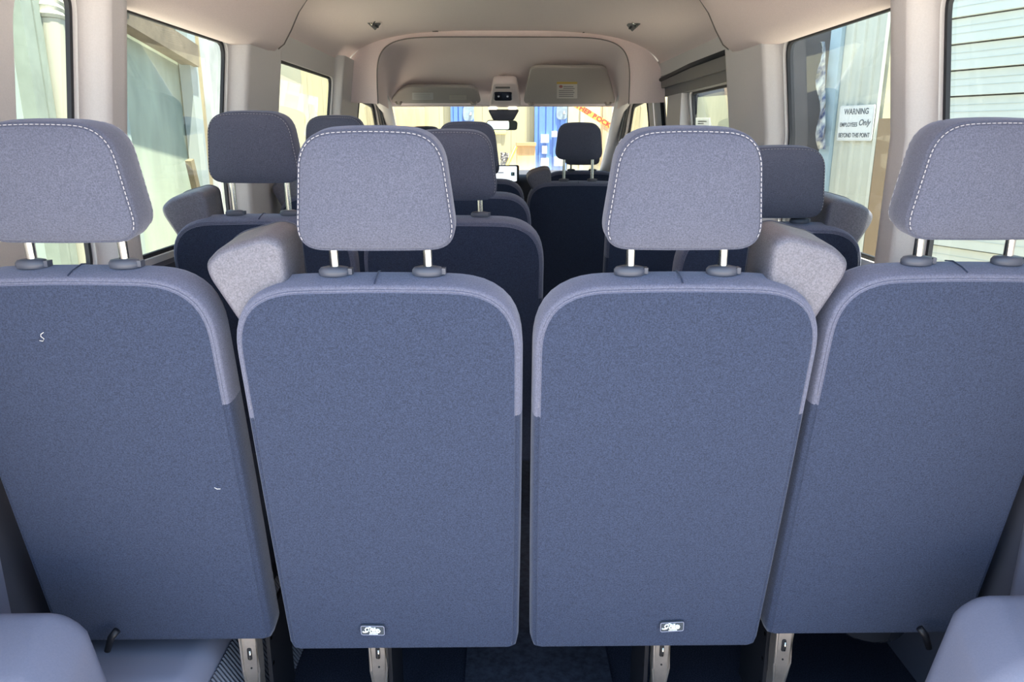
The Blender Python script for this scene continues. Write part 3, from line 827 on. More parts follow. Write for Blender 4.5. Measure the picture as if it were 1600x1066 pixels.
SL_P = Vector((0, 5.86, 1.452)); SL_V = Vector((0, -0.53, 0.205)).normalized(); SL_N = Vector((1, 0, 0)).cross(SL_V).normalized()
if SL_N.y > 0: SL_N = -SL_N          # faces the rear and down
def slope_plate(pxs, lift, thick, r, m, name, parent, dome=0.0):
    """rounded slab lying on the sloping windshield header, LIFT metres proud of it"""
    P = [on_plane(a, b, SL_P + SL_N * lift, SL_N) for a, b in pxs]; c = sum(P, Vector()) / len(P)
    pts = [((p - c).x, (p - c).dot(SL_V)) for p in P]
    area = sum(pts[i-1][0] * pts[i][1] - pts[i][0] * pts[i-1][1] for i in range(len(pts)))
    if area < 0: pts = pts[::-1]
    ol = resample([Vector(p) for p in rpoly(pts, r, 6)], 64); e = min(thick * 0.35, 0.006)
    def fr(u, v, w): return Vector((u, 0, 0)) + SL_V * v - SL_N * w
    a, b, f = pad_parts(ol, [(0, e), (e * 0.4, e * 0.3), (e, 0), (thick - e, 0), (thick, e)], dome, 0.0, fr)
    V = a[0] + b[0] + f[0]; n1 = len(a[0]); n2 = n1 + len(b[0])
    F = a[1] + [tuple(i + n1 for i in q) for q in b[1]] + [tuple(i + n2 for i in q) for q in f[1]]
    o = mobj(name, V, F, m, parent, True, 50); o.location = c - parent.location
    return o
def plate(pxs, Y0, thick, r, m, name, parent=None, label=None, cat=None, lean=0.0, dome=0.0):
    """rounded slab whose outline follows the given picture points at depth Y0 (leaning by LEAN per metre of height)"""
    P = [on_y(a, b, Y0) for a, b in pxs]
    c = sum(P, Vector()) / len(P)
    pts = [(p.x - c.x, p.z - c.z) for p in P]
    area = sum(pts[i-1][0] * pts[i][1] - pts[i][0] * pts[i-1][1] for i in range(len(pts)))
    if area < 0: pts = pts[::-1]
    ol = resample([Vector(p) for p in rpoly(pts, r, 6)], 64)
    def fr(u, v, w): return Vector((u, w + lean * v, v))
    e = min(thick * 0.35, 0.006)
    prof = [(0, e), (e * 0.4, e * 0.3), (e, 0), (thick - e, 0), (thick, e)]
    a, b, f = pad_parts(ol, prof, dome, 0.0, fr)
    V = a[0] + b[0] + f[0]; n1 = len(a[0]); n2 = n1 + len(b[0])
    F = a[1] + [tuple(i + n1 for i in q) for q in b[1]] + [tuple(i + n2 for i in q) for q in f[1]]
    o = mobj(name, V, F, m, parent, True, 50); o.location = c if parent is None else c - parent.location
    if label: tag(o, label, cat)
    return o
def visor(pxs, lift, label, labels, m):
    c = sum((on_plane(a, b, SL_P + SL_N * lift, SL_N) for a, b in pxs), Vector()) / len(pxs)
    root = empty('sun_visor', c, label, 'sun visor', 'sun visors')
    slope_plate(pxs, lift, 0.025, 0.05, m, 'visor_board', root, dome=0.003)
    for (x0, y0, x1, y1, col, band) in labels:
        lb = slope_plate([(x0, y1), (x1, y1), (x1, y0), (x0, y0)], lift + 0.005, 0.002, 0.003, mat(col[0], col[1], 0.7), 'printed_label', root)
        pr = MB(); base = lb.location + c; N1 = SL_P + SL_N * (lift + 0.0062)
        def q(u, t, e=0.0): return on_plane(x0 + (x1 - x0) * u, y0 + (y1 - y0) * t, N1 + SL_N * e, SL_N) - base
        rows = 6 if (y1 - y0) > 15 else 3
        for i in range(rows):
            t = 0.26 + i * 0.70 / rows if band else 0.2 + i * 0.75 / rows
            u0 = 0.32 if (band and i < 2) else 0.10
            u1 = random.uniform(0.8, 0.94)
            pr.add([q(u0, t), q(u1, t), q(u1, t + 0.055), q(u0, t + 0.055)], [(0, 1, 2, 3)])
        pr.build('print_lines', mat('print_grey', (0.36, 0.33, 0.31), 0.8), lb)
        if band:
            pb = MB(); pb.add([q(0, 0), q(1, 0), q(1, 0.13), q(0, 0.13)], [(0, 1, 2, 3)]); pb.build('yellow_heading', mat('label_yellow', (0.72, 0.50, 0.10), 0.7), lb)
            pc_ = MB(); pts = [q(0.2 + 0.09 * math.cos(k * 0.524), 0.28 + 0.09 * math.sin(k * 0.524), 0.0003) for k in range(12)]; pc_.add(pts, [tuple(range(12))]); pc_.build('pictogram', mat('label_red', (0.5, 0.18, 0.16), 0.7), lb)
    for (px, py) in ((pxs[0][0] + 12, pxs[0][1] - 3), (pxs[1][0] - 12, pxs[1][1] - 3)):
        q_ = on_plane(px, py, SL_P + SL_N * lift, SL_N) - c; mb = MB(); mb.tube([q_ + Vector((-0.02, 0, 0)), q_ + Vector((-0.012, 0, 0)) + SL_N * 0.02, q_ + Vector((0.012, 0, 0)) + SL_N * 0.02, q_ + Vector((0.02, 0, 0))], 0.008, 8); mb.build('visor_clip', M_VISOR, root, True)
    return root
visor([(611, 162), (752, 162), (746, 141), (738, 137), (637, 136), (626, 142), (613, 154)], 0.03, 'grey sun visor at the left of the windshield with two pale labels',
      [(644, 145, 677, 156, ('label_grey', (0.50, 0.49, 0.49)), False), (702, 149, 729, 156, ('label_cream', (0.47, 0.44, 0.39)), False)], mat('visor_dark', (0.40, 0.365, 0.345), 0.9))
visor([(818, 163), (962, 163), (956, 138), (946, 106), (830, 106), (822, 138)], 0.035, 'beige sun visor at the right of the windshield with yellow topped warning label',
      [(870, 128, 902, 154, ('label_paper', (0.80, 0.74, 0.68)), True)], M_VISOR)
def lamp_glow():
    m = mat('lamp_lens', (0.92, 0.90, 0.80), 0.2); b = m.node_tree.nodes['Principled BSDF']
    b.inputs['Emission Color'].default_value = (1.0, 0.92, 0.78, 1); b.inputs['Emission Strength'].default_value = 2.5
    return m
# overhead console with reading lamps
oc = empty('overhead_console', on_plane(788, 150, SL_P, SL_N), 'beige overhead console above the mirror with dark lamp panel', 'console')
slope_plate([(765, 168), (814, 168), (807, 131), (771, 131)], 0.045, 0.06, 0.03, M_HEADLINER, 'console_shell', oc)
slope_plate([(774, 138.6), (797, 138.6), (797, 135.8), (774, 135.8)], 0.0465, 0.004, 0.006, M_SEAM, 'microphone_slot', oc)
slope_plate([(771.5, 158), (800.5, 158), (800, 145), (772, 145)], 0.052, 0.02, 0.02, mat('switch_panel', (0.012, 0.014, 0.028), 0.12), 'switch_panel', oc)
for px in (779, 793):
    p = on_plane(px, 150.5, SL_P + SL_N * 0.053, SL_N) - oc.location; mb = MB(); mb.tube([p + SL_N * 0.006, p - SL_N * 0.004], [0.006, 0.009], 12)
    mb.build('switch_lens', mat('lens', (0.9, 0.9, 0.95), 0.1), oc, True)
for (a, b) in ((763, 777), (794, 808)):
    plate([(a, 171), (b, 171), (b, 167), (a, 167)], 5.80, 0.03, 0.008, lamp_glow(), 'reading_lamp_lens', oc)
# mirror with dark mount
mr = empty('rear_view_mirror', on_y(786, 190, 6.0), 'rear view mirror hanging from a dark cone mount at windshield top', 'mirror')
plate([(771, 189), (802, 189), (812, 171), (762, 171)], 6.0, 0.10, 0.02, mat('mount_black', (0.010, 0.014, 0.03), 0.35), 'mount', mr)
plate([(757, 203.5), (808, 203.5), (809, 190), (801, 187.5), (761, 187.5)], 5.90, 0.03, 0.02, mat('mirror_shell', (0.06, 0.07, 0.065), 0.45), 'mirror_shell', mr)
plate([(758.5, 202.8), (796, 202.8), (796, 188.5), (761, 188.5)], 5.894, 0.006, 0.012, mat('mirror_face', (0.92, 0.86, 0.58), 0.04, 1.0), 'mirror_face', mr)  # cream tint stands in for a reflected cream building
# unseen white bonnet, added to bounce sun up to the front headliner
hdn = rbox('bonnet', (-0.95, 7.26, 0.20), (0.95, 8.35, 0.86), 0.12, MATS['white_paint'], None, 6, lambda c: (c.x * (1 - 0.06 * max(0, c.y - 7.5)), c.y, c.z - 0.16 * max(0, c.y - 7.4)))
tag(hdn, 'white van bonnet hidden beyond the dashboard, added to bounce sunlight', 'bonnet')
# dashboard and screen
db = rbox('dashboard', (-0.93, 6.25, 0.45), (0.93, 7.12, 0.93), 0.07, mat('dash_plastic', (0.02, 0.022, 0.03), 0.6), None, 5, lambda c: (c.x, c.y, c.z + (0.03 * math.cos(c.x * 2.2))))
tag(db, 'black dashboard top seen low behind the front seats', 'dashboard')
sc_ = empty('display_screen', on_y(790, 272, 6.0), 'glowing white tablet display standing on the dashboard', 'screen')
plate([(752, 287), (811, 287), (811, 258), (752, 258)], 6.0, 0.02, 0.008, M_BLACK, 'bezel', sc_)
M_SCREEN = bpy.data.materials.new('screen_glow'); M_SCREEN.use_nodes = True
_b = M_SCREEN.node_tree.nodes['Principled BSDF']; _b.inputs['Base Color'].default_value = (0.8, 0.85, 0.9, 1); _b.inputs['Emission Color'].default_value = (0.88, 0.95, 1, 1); _b.inputs['Emission Strength'].default_value = 0.75
plate([(754, 283.5), (807.5, 283.5), (807.5, 259.8), (754, 259.8)], 5.997, 0.003, 0.004, M_SCREEN, 'lit_panel', sc_)
plate([(798.5, 274.8), (804, 274.8), (804, 269.2), (798.5, 269.2)], 5.9945, 0.002, 0.001, mat('teal_icon', (0.02, 0.22, 0.30), 0.5), 'teal_icon', sc_)
plate([(800.5, 273.5), (802, 273.5), (802, 270.6), (800.5, 270.6)], 5.9935, 0.001, 0.001, M_WHITE, 'icon_mark', sc_)
for (a, b) in ((771, 776), (777.5, 787)):
    plate([(a, 270.6), (b, 270.6), (b, 269.2), (a, 269.2)], 5.9945, 0.0015, 0.0005, mat('pale_type', (0.55, 0.58, 0.68), 0.6), 'screen_text', sc_)
st_ = MB(); st_.box((-0.03, 0.015, -0.12), (0.03, 0.255, -0.06)); st_.build('stand', M_BLACK, sc_)

# ================================================================== OUTSIDE
def corrugated(name, p0, p1, z0, z1, pitch, depth, m, label, cat, duty=0.5, group=None):
    """ribbed metal sheet between two ground points"""
    p0 = Vector((p0[0], p0[1], 0)); p1 = Vector((p1[0], p1[1], 0)); d = p1 - p0; L = d.length; d.normalize(); nrm = Vector((d.y, -d.x, 0))
    V = []; F = []; s = 0.0; prof = []
    while s < L:
        a = pitch * duty * 0.6; b = pitch * duty * 0.4 / 2
        prof += [(s, 0), (s + pitch * (1 - duty) , 0), (s + pitch * (1 - duty) + b, depth), (s + pitch - b, depth)]; s += pitch
    prof = [q for q in prof if q[0] <= L] + [(L, 0)]
    for t, w in prof:
        q = p0 + d * t + nrm * w; V += [Vector((q.x, q.y, z0)), Vector((q.x, q.y, z1))]
    for i in range(len(prof) - 1): F.append((2*i, 2*i+2, 2*i+3, 2*i+1))
    n = len(V); V += [v - nrm * 0.03 for v in (V[0], V[1], V[-2], V[-1])]
    F += [(n, n+2, n+3, n+1)]
    o = mobj(name, V, F, m, None, False); tag(o, label, cat, group); return o
M_CREAM = mat('cream_paint', (0.38, 0.345, 0.21), 0.7, noise=0.06, nscale=2.0, stretch=(1, 1, 0.2))
M_WOOD = mat('plywood', (0.42, 0.265, 0.12), 0.8, noise=0.12, nscale=6, stretch=(3, 3, 0.4))
M_BLUE = mat('blue_paint', (0.075, 0.17, 0.46), 0.5, noise=0.08, nscale=4)
YF = 11.0
corrugated('container_wall', (6.5, YF), (-7.5, YF), -0.72, 2.5, 0.20, -0.035, M_CREAM, 'long cream corrugated metal wall ahead of the windshield', 'wall')
def front_board(name, pxs, Y, thick, m, label, cat, r=0.005):
    return plate(pxs, Y, thick, r, m, name, None, label, cat)
def with_foot(x0, x1, ytop, Y):      # outline reaching the ground
    g0 = on_z_line(x0, Y); return None
def upright(name, px0, px1, py_top, Y, thick, m, label, cat):
    a = on_y(px0, py_top, Y); b = on_y(px1, py_top, Y)
    root = empty(name, ((a.x + b.x) / 2, Y, -0.72), label, cat); w = (b.x - a.x) / 2; h = a.z + 0.72
    rbox('board', (-w, -thick, 0), (w, 0, h), 0.006, m, root, 2)
    return root, w, h
upright('plywood_board', 590, 664, 168.5, 10.9, 0.03, M_WOOD, 'tan plywood board leaning on the cream wall at far left of the windshield', 'board')
for (p0, p1, lab) in ((702, 739, 'blue door with a round grey plate left of the mirror'), (836, 888, 'blue door with white stickers left of the dark separate seat headrest')):
    r_, w, h = upright('blue_door', p0, p1, 60, 10.92, 0.05, M_BLUE, lab, 'door'); r_['group'] = 'blue doors'
    for f in (-0.72, -0.28, 0.16, 0.60):
        mb = MB(); mb.box((w * f, -0.066, 0.05), (w * f + 0.05, -0.05, h - 0.03)); mb.build('pressed_rib', M_BLUE, r_)
    cxp, cyp = ((732, 177) if p0 < 800 else (878, 175)); p = on_y(cxp, cyp, 10.84) - r_.location
    ol = resample([Vector(v) for v in rpoly([(-0.075, -0.10), (0.075, -0.10), (0.075, 0.10), (-0.075, 0.10)], 0.06, 6)], 40)
    mb = MB(); mb.add([(p.x + q.x, p.y, p.z + q.y) for q in ol] + [(p.x + q.x, p.y + 0.03, p.z + q.y) for q in ol], [tuple(range(40))] + [(i, (i+1) % 40, 40 + (i+1) % 40, 40 + i) for i in range(40)])
    lp = mb.build('lock_plate', mat('grey_plate', (0.19, 0.25, 0.31), 0.4, noise=0.2, nscale=14), r_)
    mb = MB(); mb.tube([(p.x + 0.03, p.y - 0.03, p.z - 0.01), (p.x + 0.03, p.y, p.z - 0.01)], 0.018, 10); mb.build('lock_knob', M_CHROME, lp, True)
    if p0 > 800:
        for (x0, y0, x1, y1) in ((845, 210, 857, 223), (847, 228, 854.5, 240), (845, 247, 857, 259), (866, 245, 882, 259), (862, 205, 870, 214)):
            a = on_y(x0, y0, 10.85) - r_.location; b = on_y(x1, y1, 10.85) - r_.location
            mb = MB(); mb.box((a.x, a.y - 0.018, b.z), (b.x, a.y + 0.002, a.z)); mb.build('white_sticker', M_WHITE, r_)
# small items by the wall
bx_, w, h = upright('wooden_crate', 807, 835, 224, 10.55, 0.32, M_WOOD, 'tan wooden crate beside the blue door with white stickers', 'crate')
mb = MB(); mb.box((-w - 0.01, -0.34, h - 0.03), (w + 0.01, 0.01, h + 0.012)); mb.build('lid', mat('lid_wood', (0.36, 0.22, 0.11), 0.8), bx_)
a = on_y(791, 262, 10.15); b = on_y(806, 229, 10.15); mb = MB(); mb.tube([a + (a - b) * 2.4, b], 0.022, 10)
tag(mb.build('yellow_bar', mat('bar_yellow', (0.62, 0.47, 0.02), 0.5), None, True), 'slanting yellow steel bar leaning by the wooden crate', 'bar')
ck = empty('wire_rack', on_y(789, 262, 10.6), 'dark tangled wire rack left of the yellow bar', 'rack')
for i in range(7):
    mb = MB(); pts = []
    for j in range(9):
        q = on_y(782 + random.uniform(0, 14), 238 + random.uniform(0, 24), 10.6 - random.uniform(0, 0.15)); pts.append(q - ck.location)
    mb.tube(pts, 0.010, 6); mb.build('wire', mat('wire_grey', (0.13, 0.13, 0.14), 0.5), ck, True)
mb = MB(); mb.box((-0.02, 0, -1.5), (0.02, 0.04, 0.02)); mb.build('rack_post', MATS['wire_grey'], ck)
pk, w, h = upright('wooden_post', 942, 957, 120, 10.6, 0.12, mat('post_wood', (0.46, 0.30, 0.16), 0.8, noise=0.15, nscale=5, stretch=(4, 4, 0.3)), 'upright pale wooden post at the right end of the windshield view', 'post')
gd, w, h = upright('cream_door', 889, 941, 70, 10.93, 0.03, mat('cream_door', (0.44, 0.40, 0.26), 0.6), 'plain cream door panel behind the warning tape', 'door')
for px in (909, 912): 
    f = (px - 889) / 52 * 2 - 1; mb = MB(); mb.box((w * f, -0.05, 0), (w * f + 0.025, -0.03, h)); mb.build('grey_frame', mat('frame_grey', (0.36, 0.40, 0.40), 0.5), gd)
mb = MB(); mb.box((-w, -0.045, 1.98), (-w * 0.15, -0.03, 2.02)); mb.build('cross_rail', MATS['frame_grey'], gd)
pl, w, h = upright('pale_blue_panel', 958, 975, 100, 10.7, 0.06, mat('pale_blue', (0.36, 0.46, 0.48), 0.5), 'narrow pale blue panel right of the wooden post', 'panel')
sg = plate([(764, 210), (791, 210), (791, 204), (764, 204)], 10.944, 0.02, 0.003, mat('lime_sign', (0.70, 0.66, 0.20), 0.6), 'yellow_sign', None, 'small yellow sign strip just below the rear view mirror', 'sign')

# printed tape in front of the right half of the wall
def text_mesh(txt, size, name, m, parent, mtx, bold=0.0, shear=0.0, align='CENTER'):
    cu = bpy.data.curves.new(name, 'FONT'); cu.body = txt; cu.size = size; cu.align_x = align; cu.align_y = 'CENTER'; cu.extrude = 0.0004 * size / 0.05; cu.offset = bold; cu.shear = shear
    t = bpy.data.objects.new(name, cu); C.objects.link(t); dg = bpy.context.evaluated_depsgraph_get(); dg.update()
    me = bpy.data.meshes.new_from_object(t.evaluated_get(dg)); bpy.data.objects.remove(t); me.name = name; me.materials.clear(); me.materials.append(m)
    o = bpy.data.objects.new(name, me); link(o, parent); o.matrix_local = mtx; return o
YT = 10.474
a = on_y(886, 155.5, YT); b = on_y(956, 198.5, YT)
tp = empty('warning_tape', (a + b) / 2, 'slanting yellow tape with red block letters outside the windshield', 'tape')
d = (b - a); L = d.length; d.normalize(); up = Vector((0, -1, 0)).cross(d) * -1
if up.z < 0: up = -up
nr = d.cross(up)
hw_ = 0.036
mb = MB(); mb.obox((0, 0, 0), d * (L / 2), up * hw_, Vector((0, 0.0015, 0))); mb.build('tape_strip', mat('tape_yellow', (0.55, 0.34, 0.05), 0.5), tp)
Mx = Matrix((( d.x, up.x, 0, 0), (0, 0, -1, -0.003), (d.z, up.z, 0, 0), (0, 0, 0, 1)))
t_ = text_mesh('LATHER ROCK', 0.085, 'tape_lettering', mat('tape_red', (0.26, 0.025, 0.015), 0.6), tp, Mx, 0.0032)
wd_ = max(v.co.x for v in t_.data.vertices) - min(v.co.x for v in t_.data.vertices)
for v in t_.data.vertices: v.co.x *= L * 0.93 / wd_

# ---- right hand building, standing at an angle
RP = Vector((2.4, 4.29, 0)); RDIR = Vector((-0.375, 0.927, 0)); RN = Vector((RDIR.y, -RDIR.x, 0)) * -1
def rp(t, out=0.0, z=0.0): q = RP + RDIR * t + RN * out; return Vector((q.x, q.y, z))
def rt_of(px): 
    q = on_plane(px, 190, RP, RN); return (q - RP).dot(RDIR)
def rbuild(name, t0, t1, z0, z1, o0, o1, m, label=None, cat=None, parent=None, group=None):
    mb = MB(); V = [rp(t0, o0, z0), rp(t1, o0, z0), rp(t1, o1, z0), rp(t0, o1, z0), rp(t0, o0, z1), rp(t1, o0, z1), rp(t1, o1, z1), rp(t0, o1, z1)]
    mb.add([v - parent.location for v in V] if parent else V, [(0,3,2,1),(4,5,6,7),(0,1,5,4),(1,2,6,5),(2,3,7,6),(3,0,4,7)])
    o = mb.build(name, m, parent)
    if label: tag(o, label, cat, group)
    return o
M_SIDING = mat('pale_siding', (0.50, 0.53, 0.475), 0.6, noise=0.04, nscale=3)
tS = 0.20
sd = empty('lap_siding', rp(-1.5, 0, -0.72), 'pale horizontal lap siding outside the rear right window', 'siding')
zb = -0.70; i = 0
while zb < 2.5:
    mb = MB(); hB = 0.125; t0, t1 = -3.2, tS
    V = [rp(t0, 0.010, zb), rp(t1, 0.010, zb), rp(t1, -0.012, zb + hB), rp(t0, -0.012, zb + hB), rp(t0, -0.03, zb), rp(t1, -0.03, zb), rp(t1, -0.03, zb + hB), rp(t0, -0.03, zb + hB)]
    if i == 0:
        mb.add([v - Vector((0, 0, zb)) - Vector((sd.location.x, sd.location.y, 0)) for v in V], [(0,1,2,3),(0,4,5,1),(3,2,6,7),(1,5,6,2),(0,3,7,4),(4,7,6,5)])
        # shallow pressed line in every board
        for fz_ in (0.42, 0.70):
            q = [rp(t0, 0.010 - 0.022*fz_ + 0.001, zb + hB*fz_), rp(t1, 0.010 - 0.022*fz_ + 0.001, zb + hB*fz_), rp(t1, 0.010 - 0.022*fz_ + 0.004, zb + hB*fz_ - 0.004), rp(t0, 0.010 - 0.022*fz_ + 0.004, zb + hB*fz_ - 0.004)]
            mb.add([v - Vector((0, 0, zb)) - Vector((sd.location.x, sd.location.y, 0)) for v in q], [(0, 1, 2, 3)])
        me_s = mesh_data('siding_board', mb.v, mb.f, M_SIDING, False)
    part('siding_board', me_s, sd, (0, 0, zb + 0.72)); zb += hB + 0.008; i += 1
rbuild('siding_backing', -3.2, tS, -0.72, 2.55, -0.06, -0.031, mat('dark_gap', (0.10, 0.10, 0.09), 0.9), parent=sd)
tb1 = rt_of(1373)
rbuild('brown_post', tS + 0.01, tb1, -0.72, 1.32, -0.06, 0.0, mat('brown_wood', (0.26, 0.19, 0.12), 0.8), 'dull brown post right of the warning sign panel', 'post')
tp0 = rt_of(1373); tp1 = rt_of(1306)
M_PALEMETAL = mat('pale_metal', (0.47, 0.49, 0.43), 0.5, noise=0.06, nscale=4)
a, b = rp(tp0 + 0.003), rp(tp1 - 0.003)
corrugated('metal_panel', (b.x, b.y), (a.x, a.y), -0.72, 2.6, 0.085, 0.014, M_PALEMETAL, 'pale ribbed metal panel carrying the warning sign', 'panel', 0.35)
rbuild('blue_grey_post', rt_of(1306), rt_of(1290), -0.72, 2.6, -0.05, 0.03, mat('post_blue', (0.30, 0.40, 0.46), 0.5), 'blue grey steel post left of the warning sign panel', 'post')
rbuild('dark_doorway', rt_of(1289), rt_of(1205), -0.72, 2.6, -0.12, -0.07, mat('dark_door', (0.05, 0.046, 0.05), 0.6, noise=0.2, nscale=3), 'dark grey shed door seen in the second right window', 'door')
# blue tarpaulin edge hanging in front of the dark door
ta = empty('tarpaulin', rp(rt_of(1283), 0.03, 0.4), 'crumpled blue and white tarpaulin strip hanging beside the dark door', 'tarpaulin')
V = []; F = []; V2 = []
for k in range(15):
    py = 65 + k * 12
    for j, px in enumerate((1278 + 4 * math.sin(k * 0.9) + (k < 3) * 4, 1284 + 3 * math.sin(k * 1.7), 1289)):
        q = on_plane(px, py, RP + RN * (0.065 + 0.02 * math.sin(k * 2.1 + j * 2)), RN); V.append(q - ta.location)
for k in range(14):
    for j in range(2): F.append((k*3+j, k*3+j+1, (k+1)*3+j+1, (k+1)*3+j))
tq = mobj('sheet', V, F, mat('tarp', (0.05, 0.08, 0.20), 0.5, noise=0.5, nscale=14, col2=(0.62, 0.64, 0.60)), ta, True)
sm_ = tq.modifiers.new('thickness', 'SOLIDIFY'); sm_.thickness = 0.004
# the sign
t0, t1 = rt_of(1367), rt_of(1309)
nS = RN; pS = RP + RN * 0.02
q = [on_plane(px, py, pS, nS) for px, py in ((1307, 221), (1363, 219), (1368, 163), (1313, 166))]
cS = sum(q, Vector()) / 4
sgn = empty('warning_sign', cS, 'white sign reading WARNING EMPLOYEES Only BEYOND THIS POINT on ribbed panel', 'sign')
xax = -RDIR; zax = Vector((0, 0, 1))      # reading direction: towards the right of the picture
w2 = abs((q[2] - q[3]).dot(RDIR)) / 2; h2 = ((q[3].z - q[0].z) + (q[2].z - q[1].z)) / 4
ol = rpoly([(-w2, -h2), (w2, -h2), (w2, h2), (-w2, h2)], 0.012, 5); n = len(ol)
vn = RN if RN.dot(EYE - cS) > 0 else -RN
mb = MB(); mb.add([xax * p.x + zax * p.y + vn * 0.003 for p in ol] + [xax * p.x + zax * p.y - vn * 0.003 for p in ol], [tuple(range(n)), tuple(range(n, 2*n))[::-1]] + [(i, (i+1) % n, n+(i+1) % n, n+i) for i in range(n)])
mb.build('sign_board', mat('sign_white', (0.62, 0.64, 0.63), 0.5), sgn)
mb = MB(); ring = [xax * p.x + zax * p.y + vn * 0.004 for p in inset([Vector(p) for p in ol], 0.006)]; mb.tube(ring + [ring[0]], 0.0008, 5); mb.build('sign_border', mat('sign_border', (0.55, 0.56, 0.56), 0.6), sgn)
M_SIGNINK = mat('sign_ink', (0.10, 0.11, 0.12), 0.7)
def sign_line(txt, u0, u1, v, hgt, shear=0.0):
    Mx = Matrix(((xax.x, zax.x, vn.x, vn.x * 0.0042), (xax.y, zax.y, vn.y, vn.y * 0.0042), (xax.z, zax.z, vn.z, 0), (0, 0, 0, 1)))
    o = text_mesh(txt, 0.06, 'sign_lettering', M_SIGNINK, sgn, Mx, 0.0008, shear)
    xs = [p.co.x for p in o.data.vertices]; ys = [p.co.y for p in o.data.vertices]
    for p in o.data.vertices:
        p.co.x = (u0 + (p.co.x - min(xs)) / (max(xs) - min(xs)) * (u1 - u0)) * w2
        p.co.y = (v + ((p.co.y - min(ys)) / (max(ys) - min(ys)) - 0.5) * hgt) * h2
    return o
sign_line('WARNING', -0.72, 0.68, 0.66, 0.34)
sign_line('EMPLOYEES', -0.88, 0.12, -0.08, 0.24)
sign_line('Only', 0.22, 0.88, -0.02, 0.44, 0.3)
sign_line('BEYOND THIS POINT', -0.90, 0.88, -0.68, 0.26)
# beyond the sliding door: canvas drape, dark wall, black box imitating a reflection
rbuild('canvas_drape', rt_of(1143), rt_of(1088), -0.72, 1.52, -0.02, 0.0, mat('canvas', (0.56, 0.53, 0.35), 0.9, noise=0.08, nscale=3, stretch=(4, 4, 0.5)), 'cream canvas sheet outside the sliding door window', 'drape')
rbuild('shed_wall', rt_of(1204), rt_of(1040), -0.72, 2.5, -0.14, -0.06, mat('shed_grey', (0.16, 0.155, 0.16), 0.8, noise=0.15, nscale=3), 'dark grey shed wall behind the cream canvas sheet', 'wall')
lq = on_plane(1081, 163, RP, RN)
wlp = rbox('headrest_reflection', (-0.055, -0.04, -0.085), (0.055, 0.04, 0.085), 0.025, mat('reflection_black', (0.02, 0.02, 0.028), 0.25), None, 4); wlp.location = lq + RN * 0.0; wlp.rotation_euler.z = math.atan2(RDIR.y, RDIR.x)
tag(wlp, 'rounded black box standing for a headrest reflection in the sliding door window', 'box')

# ---- left hand side: yard wall, downspout, beam, posts
XL = -2.3
M_PALE = mat('pale_panel', (0.62, 0.66, 0.58), 0.7, noise=0.10, nscale=1.6)
def lbox(name, px0, px1, py_ref, x0, x1, z0, z1, m, label=None, cat=None, parent=None):
    ya = on_x(px0, py_ref, XL).y; yb = on_x(px1, py_ref, XL).y
    mb = MB(); off = parent.location if parent else Vector()
    mb.box((min(x0, x1) - off.x, min(ya, yb) - off.y, z0 - off.z), (max(x0, x1) - off.x, max(ya, yb) - off.y, z1 - off.z)); o = mb.build(name, m, parent)
    if label: tag(o, label, cat)
    return o
lbox('yard_wall', -300, 196, 100, XL - 0.10, XL - 0.02, -0.72, 2.5, mat('yard_pale', (0.33, 0.40, 0.38), 0.7, noise=0.06, nscale=2), 'pale green rendered wall outside the rear left window', 'wall')
cl = empty('ribbed_column', on_x(60, 100, XL), 'grey green pilaster with two grooves outside the rear left window', 'column')
lbox('shaft', 30, 47, 100, XL - 0.02, XL + 0.05, -0.72, 2.45, mat('column_grey', (0.22, 0.26, 0.225), 0.8, noise=0.1, nscale=6), parent=cl)
lbox('shaft', 48, 57, 100, XL - 0.02, XL + 0.055, -0.72, 2.45, MATS['column_grey'], parent=cl)
lbox('shaft', 58, 65, 100, XL - 0.02, XL + 0.05, -0.72, 2.45, MATS['column_grey'], parent=cl)
dw = empty('downspout', on_x(80, 100, XL), 'cream downspout with corrugated elbow outside the rear left window', 'downspout')
p_ = on_x(80, 100, XL + 0.03); yA = p_.y; zE = on_x(78, 32, XL + 0.03).z
mb = MB(); mb.tube([(XL + 0.058, yA, -0.7), (XL + 0.058, yA, zE)], 0.062, 12); q = mb.build('pipe', mat('cream_pipe', (0.32, 0.32, 0.255), 0.6), dw, True, 50); q.location = -dw.location
mb = MB(); pts = []; rs = []
for k in range(22):
    th = R(90) * k / 21; pts.append((XL + 0.058, yA + 0.20 * (1 - math.cos(th)), zE + 0.20 * math.sin(th))); rs.append(0.066 + (0.006 if k % 2 else 0))
pts.append((XL + 0.058, yA + 0.75, zE + 0.21)); rs.append(0.062)
mb.tube(pts, rs, 12); q = mb.build('elbow', MATS['cream_pipe'], dw, True, 30); q.location = -dw.location
lbox('wall_strap', 68, 92, 36, XL - 0.012, XL + 0.125, zE - 0.03, zE - 0.015, MATS['cream_pipe'], parent=dw)
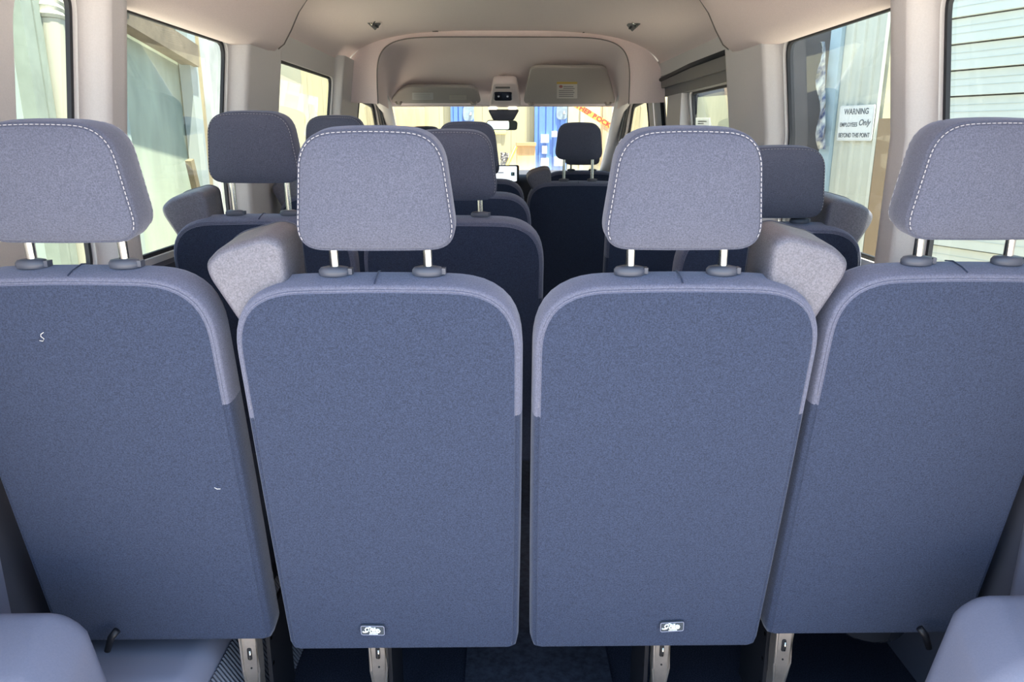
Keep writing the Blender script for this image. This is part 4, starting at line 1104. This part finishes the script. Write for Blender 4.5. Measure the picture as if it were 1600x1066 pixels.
# second left window
pn = lbox('plastic_panel', 197, 301, 200, XL - 0.06, XL - 0.03, -0.72, 2.5, mat('plastic_sheet', (0.33, 0.385, 0.315), 0.7, noise=0.25, nscale=1.4, stretch=(1, 1, 0.35)), 'dirty pale green plastic wall panel outside the second left window', 'panel')
a = on_x(170, 8, XL + 0.05); b = on_x(300, 88, XL + 0.05); dd = (b - a).normalized(); uu = Vector((1, 0, 0)).cross(dd)
mb = MB(); mb.obox((a + b) / 2, dd * ((b - a).length / 2), uu * 0.075, Vector((0.05, 0, 0)))
tag(mb.build('timber_beam', mat('old_timber', (0.15, 0.12, 0.085), 0.85, noise=0.25, nscale=8), None), 'sloping old brown timber beam across the top of the second left window', 'beam')
lbox('steel_post', 287, 299, 130, XL - 0.02, XL + 0.06, -0.72, 2.45, mat('post_grey', (0.28, 0.33, 0.34), 0.5), 'slim grey steel post in the second left window', 'post')
lbox('timber_stud', 301, 311, 130, XL - 0.02, XL + 0.03, -0.72, 2.45, mat('stud_wood', (0.27, 0.22, 0.125), 0.8, noise=0.2, nscale=6), 'pale timber stud right of the slim grey steel post', 'stud')
gp = lbox('grey_sheet', 312, 400, 130, XL - 0.05, XL - 0.02, -0.72, 2.45, mat('grey_sheet', (0.34, 0.36, 0.35), 0.6, noise=0.2, nscale=3), 'grey metal sheet with spots at the front of the second left window', 'panel')
lbox('joint_strip', 330, 332, 130, XL - 0.02, XL - 0.01, -0.72, 2.45, MATS['pale_panel'], parent=gp)
a = on_x(296, 250, XL + 0.12); b = on_x(318, 345, XL + 0.16)
mb = MB(); dd = (b - a).normalized(); mb.obox(a + dd * 0.9, dd * 0.9, Vector((0, 0.03, 0.006)), Vector((0.02, 0, 0)))
tag(mb.build('leaning_plank', mat('plank_wood', (0.12, 0.095, 0.055), 0.8, noise=0.2, nscale=8), None), 'rough plank leaning below the timber stud', 'plank')
# third left window
a = on_x(430, 170, XL - 0.1).y; 
corrugated('grey_cladding', (XL - 0.12, 9.5), (XL - 0.12, on_x(401, 150, XL - 0.12).y), -0.72, 2.5, 0.24, 0.03, mat('olive_cladding', (0.30, 0.30, 0.23), 0.6), 'olive grey ribbed cladding in the third left window', 'cladding')
bp = [on_x(px, py, XL + 0.02) for px, py in ((425, 110), (473, 133), (475, 300), (425, 300))]  # sunlit patch of the cladding, put in as a paler slab
mb = MB(); mb.add([v for v in bp] + [v - Vector((0.03, 0, 0)) for v in bp], [(0,1,2,3),(7,6,5,4),(0,4,5,1),(1,5,6,2),(2,6,7,3),(3,7,4,0)])
for v in mb.v:
    if v.z < 1.0: v.z = -0.72
tag(mb.build('light_patch', mat('light_patch', (0.42, 0.39, 0.29), 0.7), None), 'bright cream slab with slanting top standing for sunlight in the third left window', 'board')
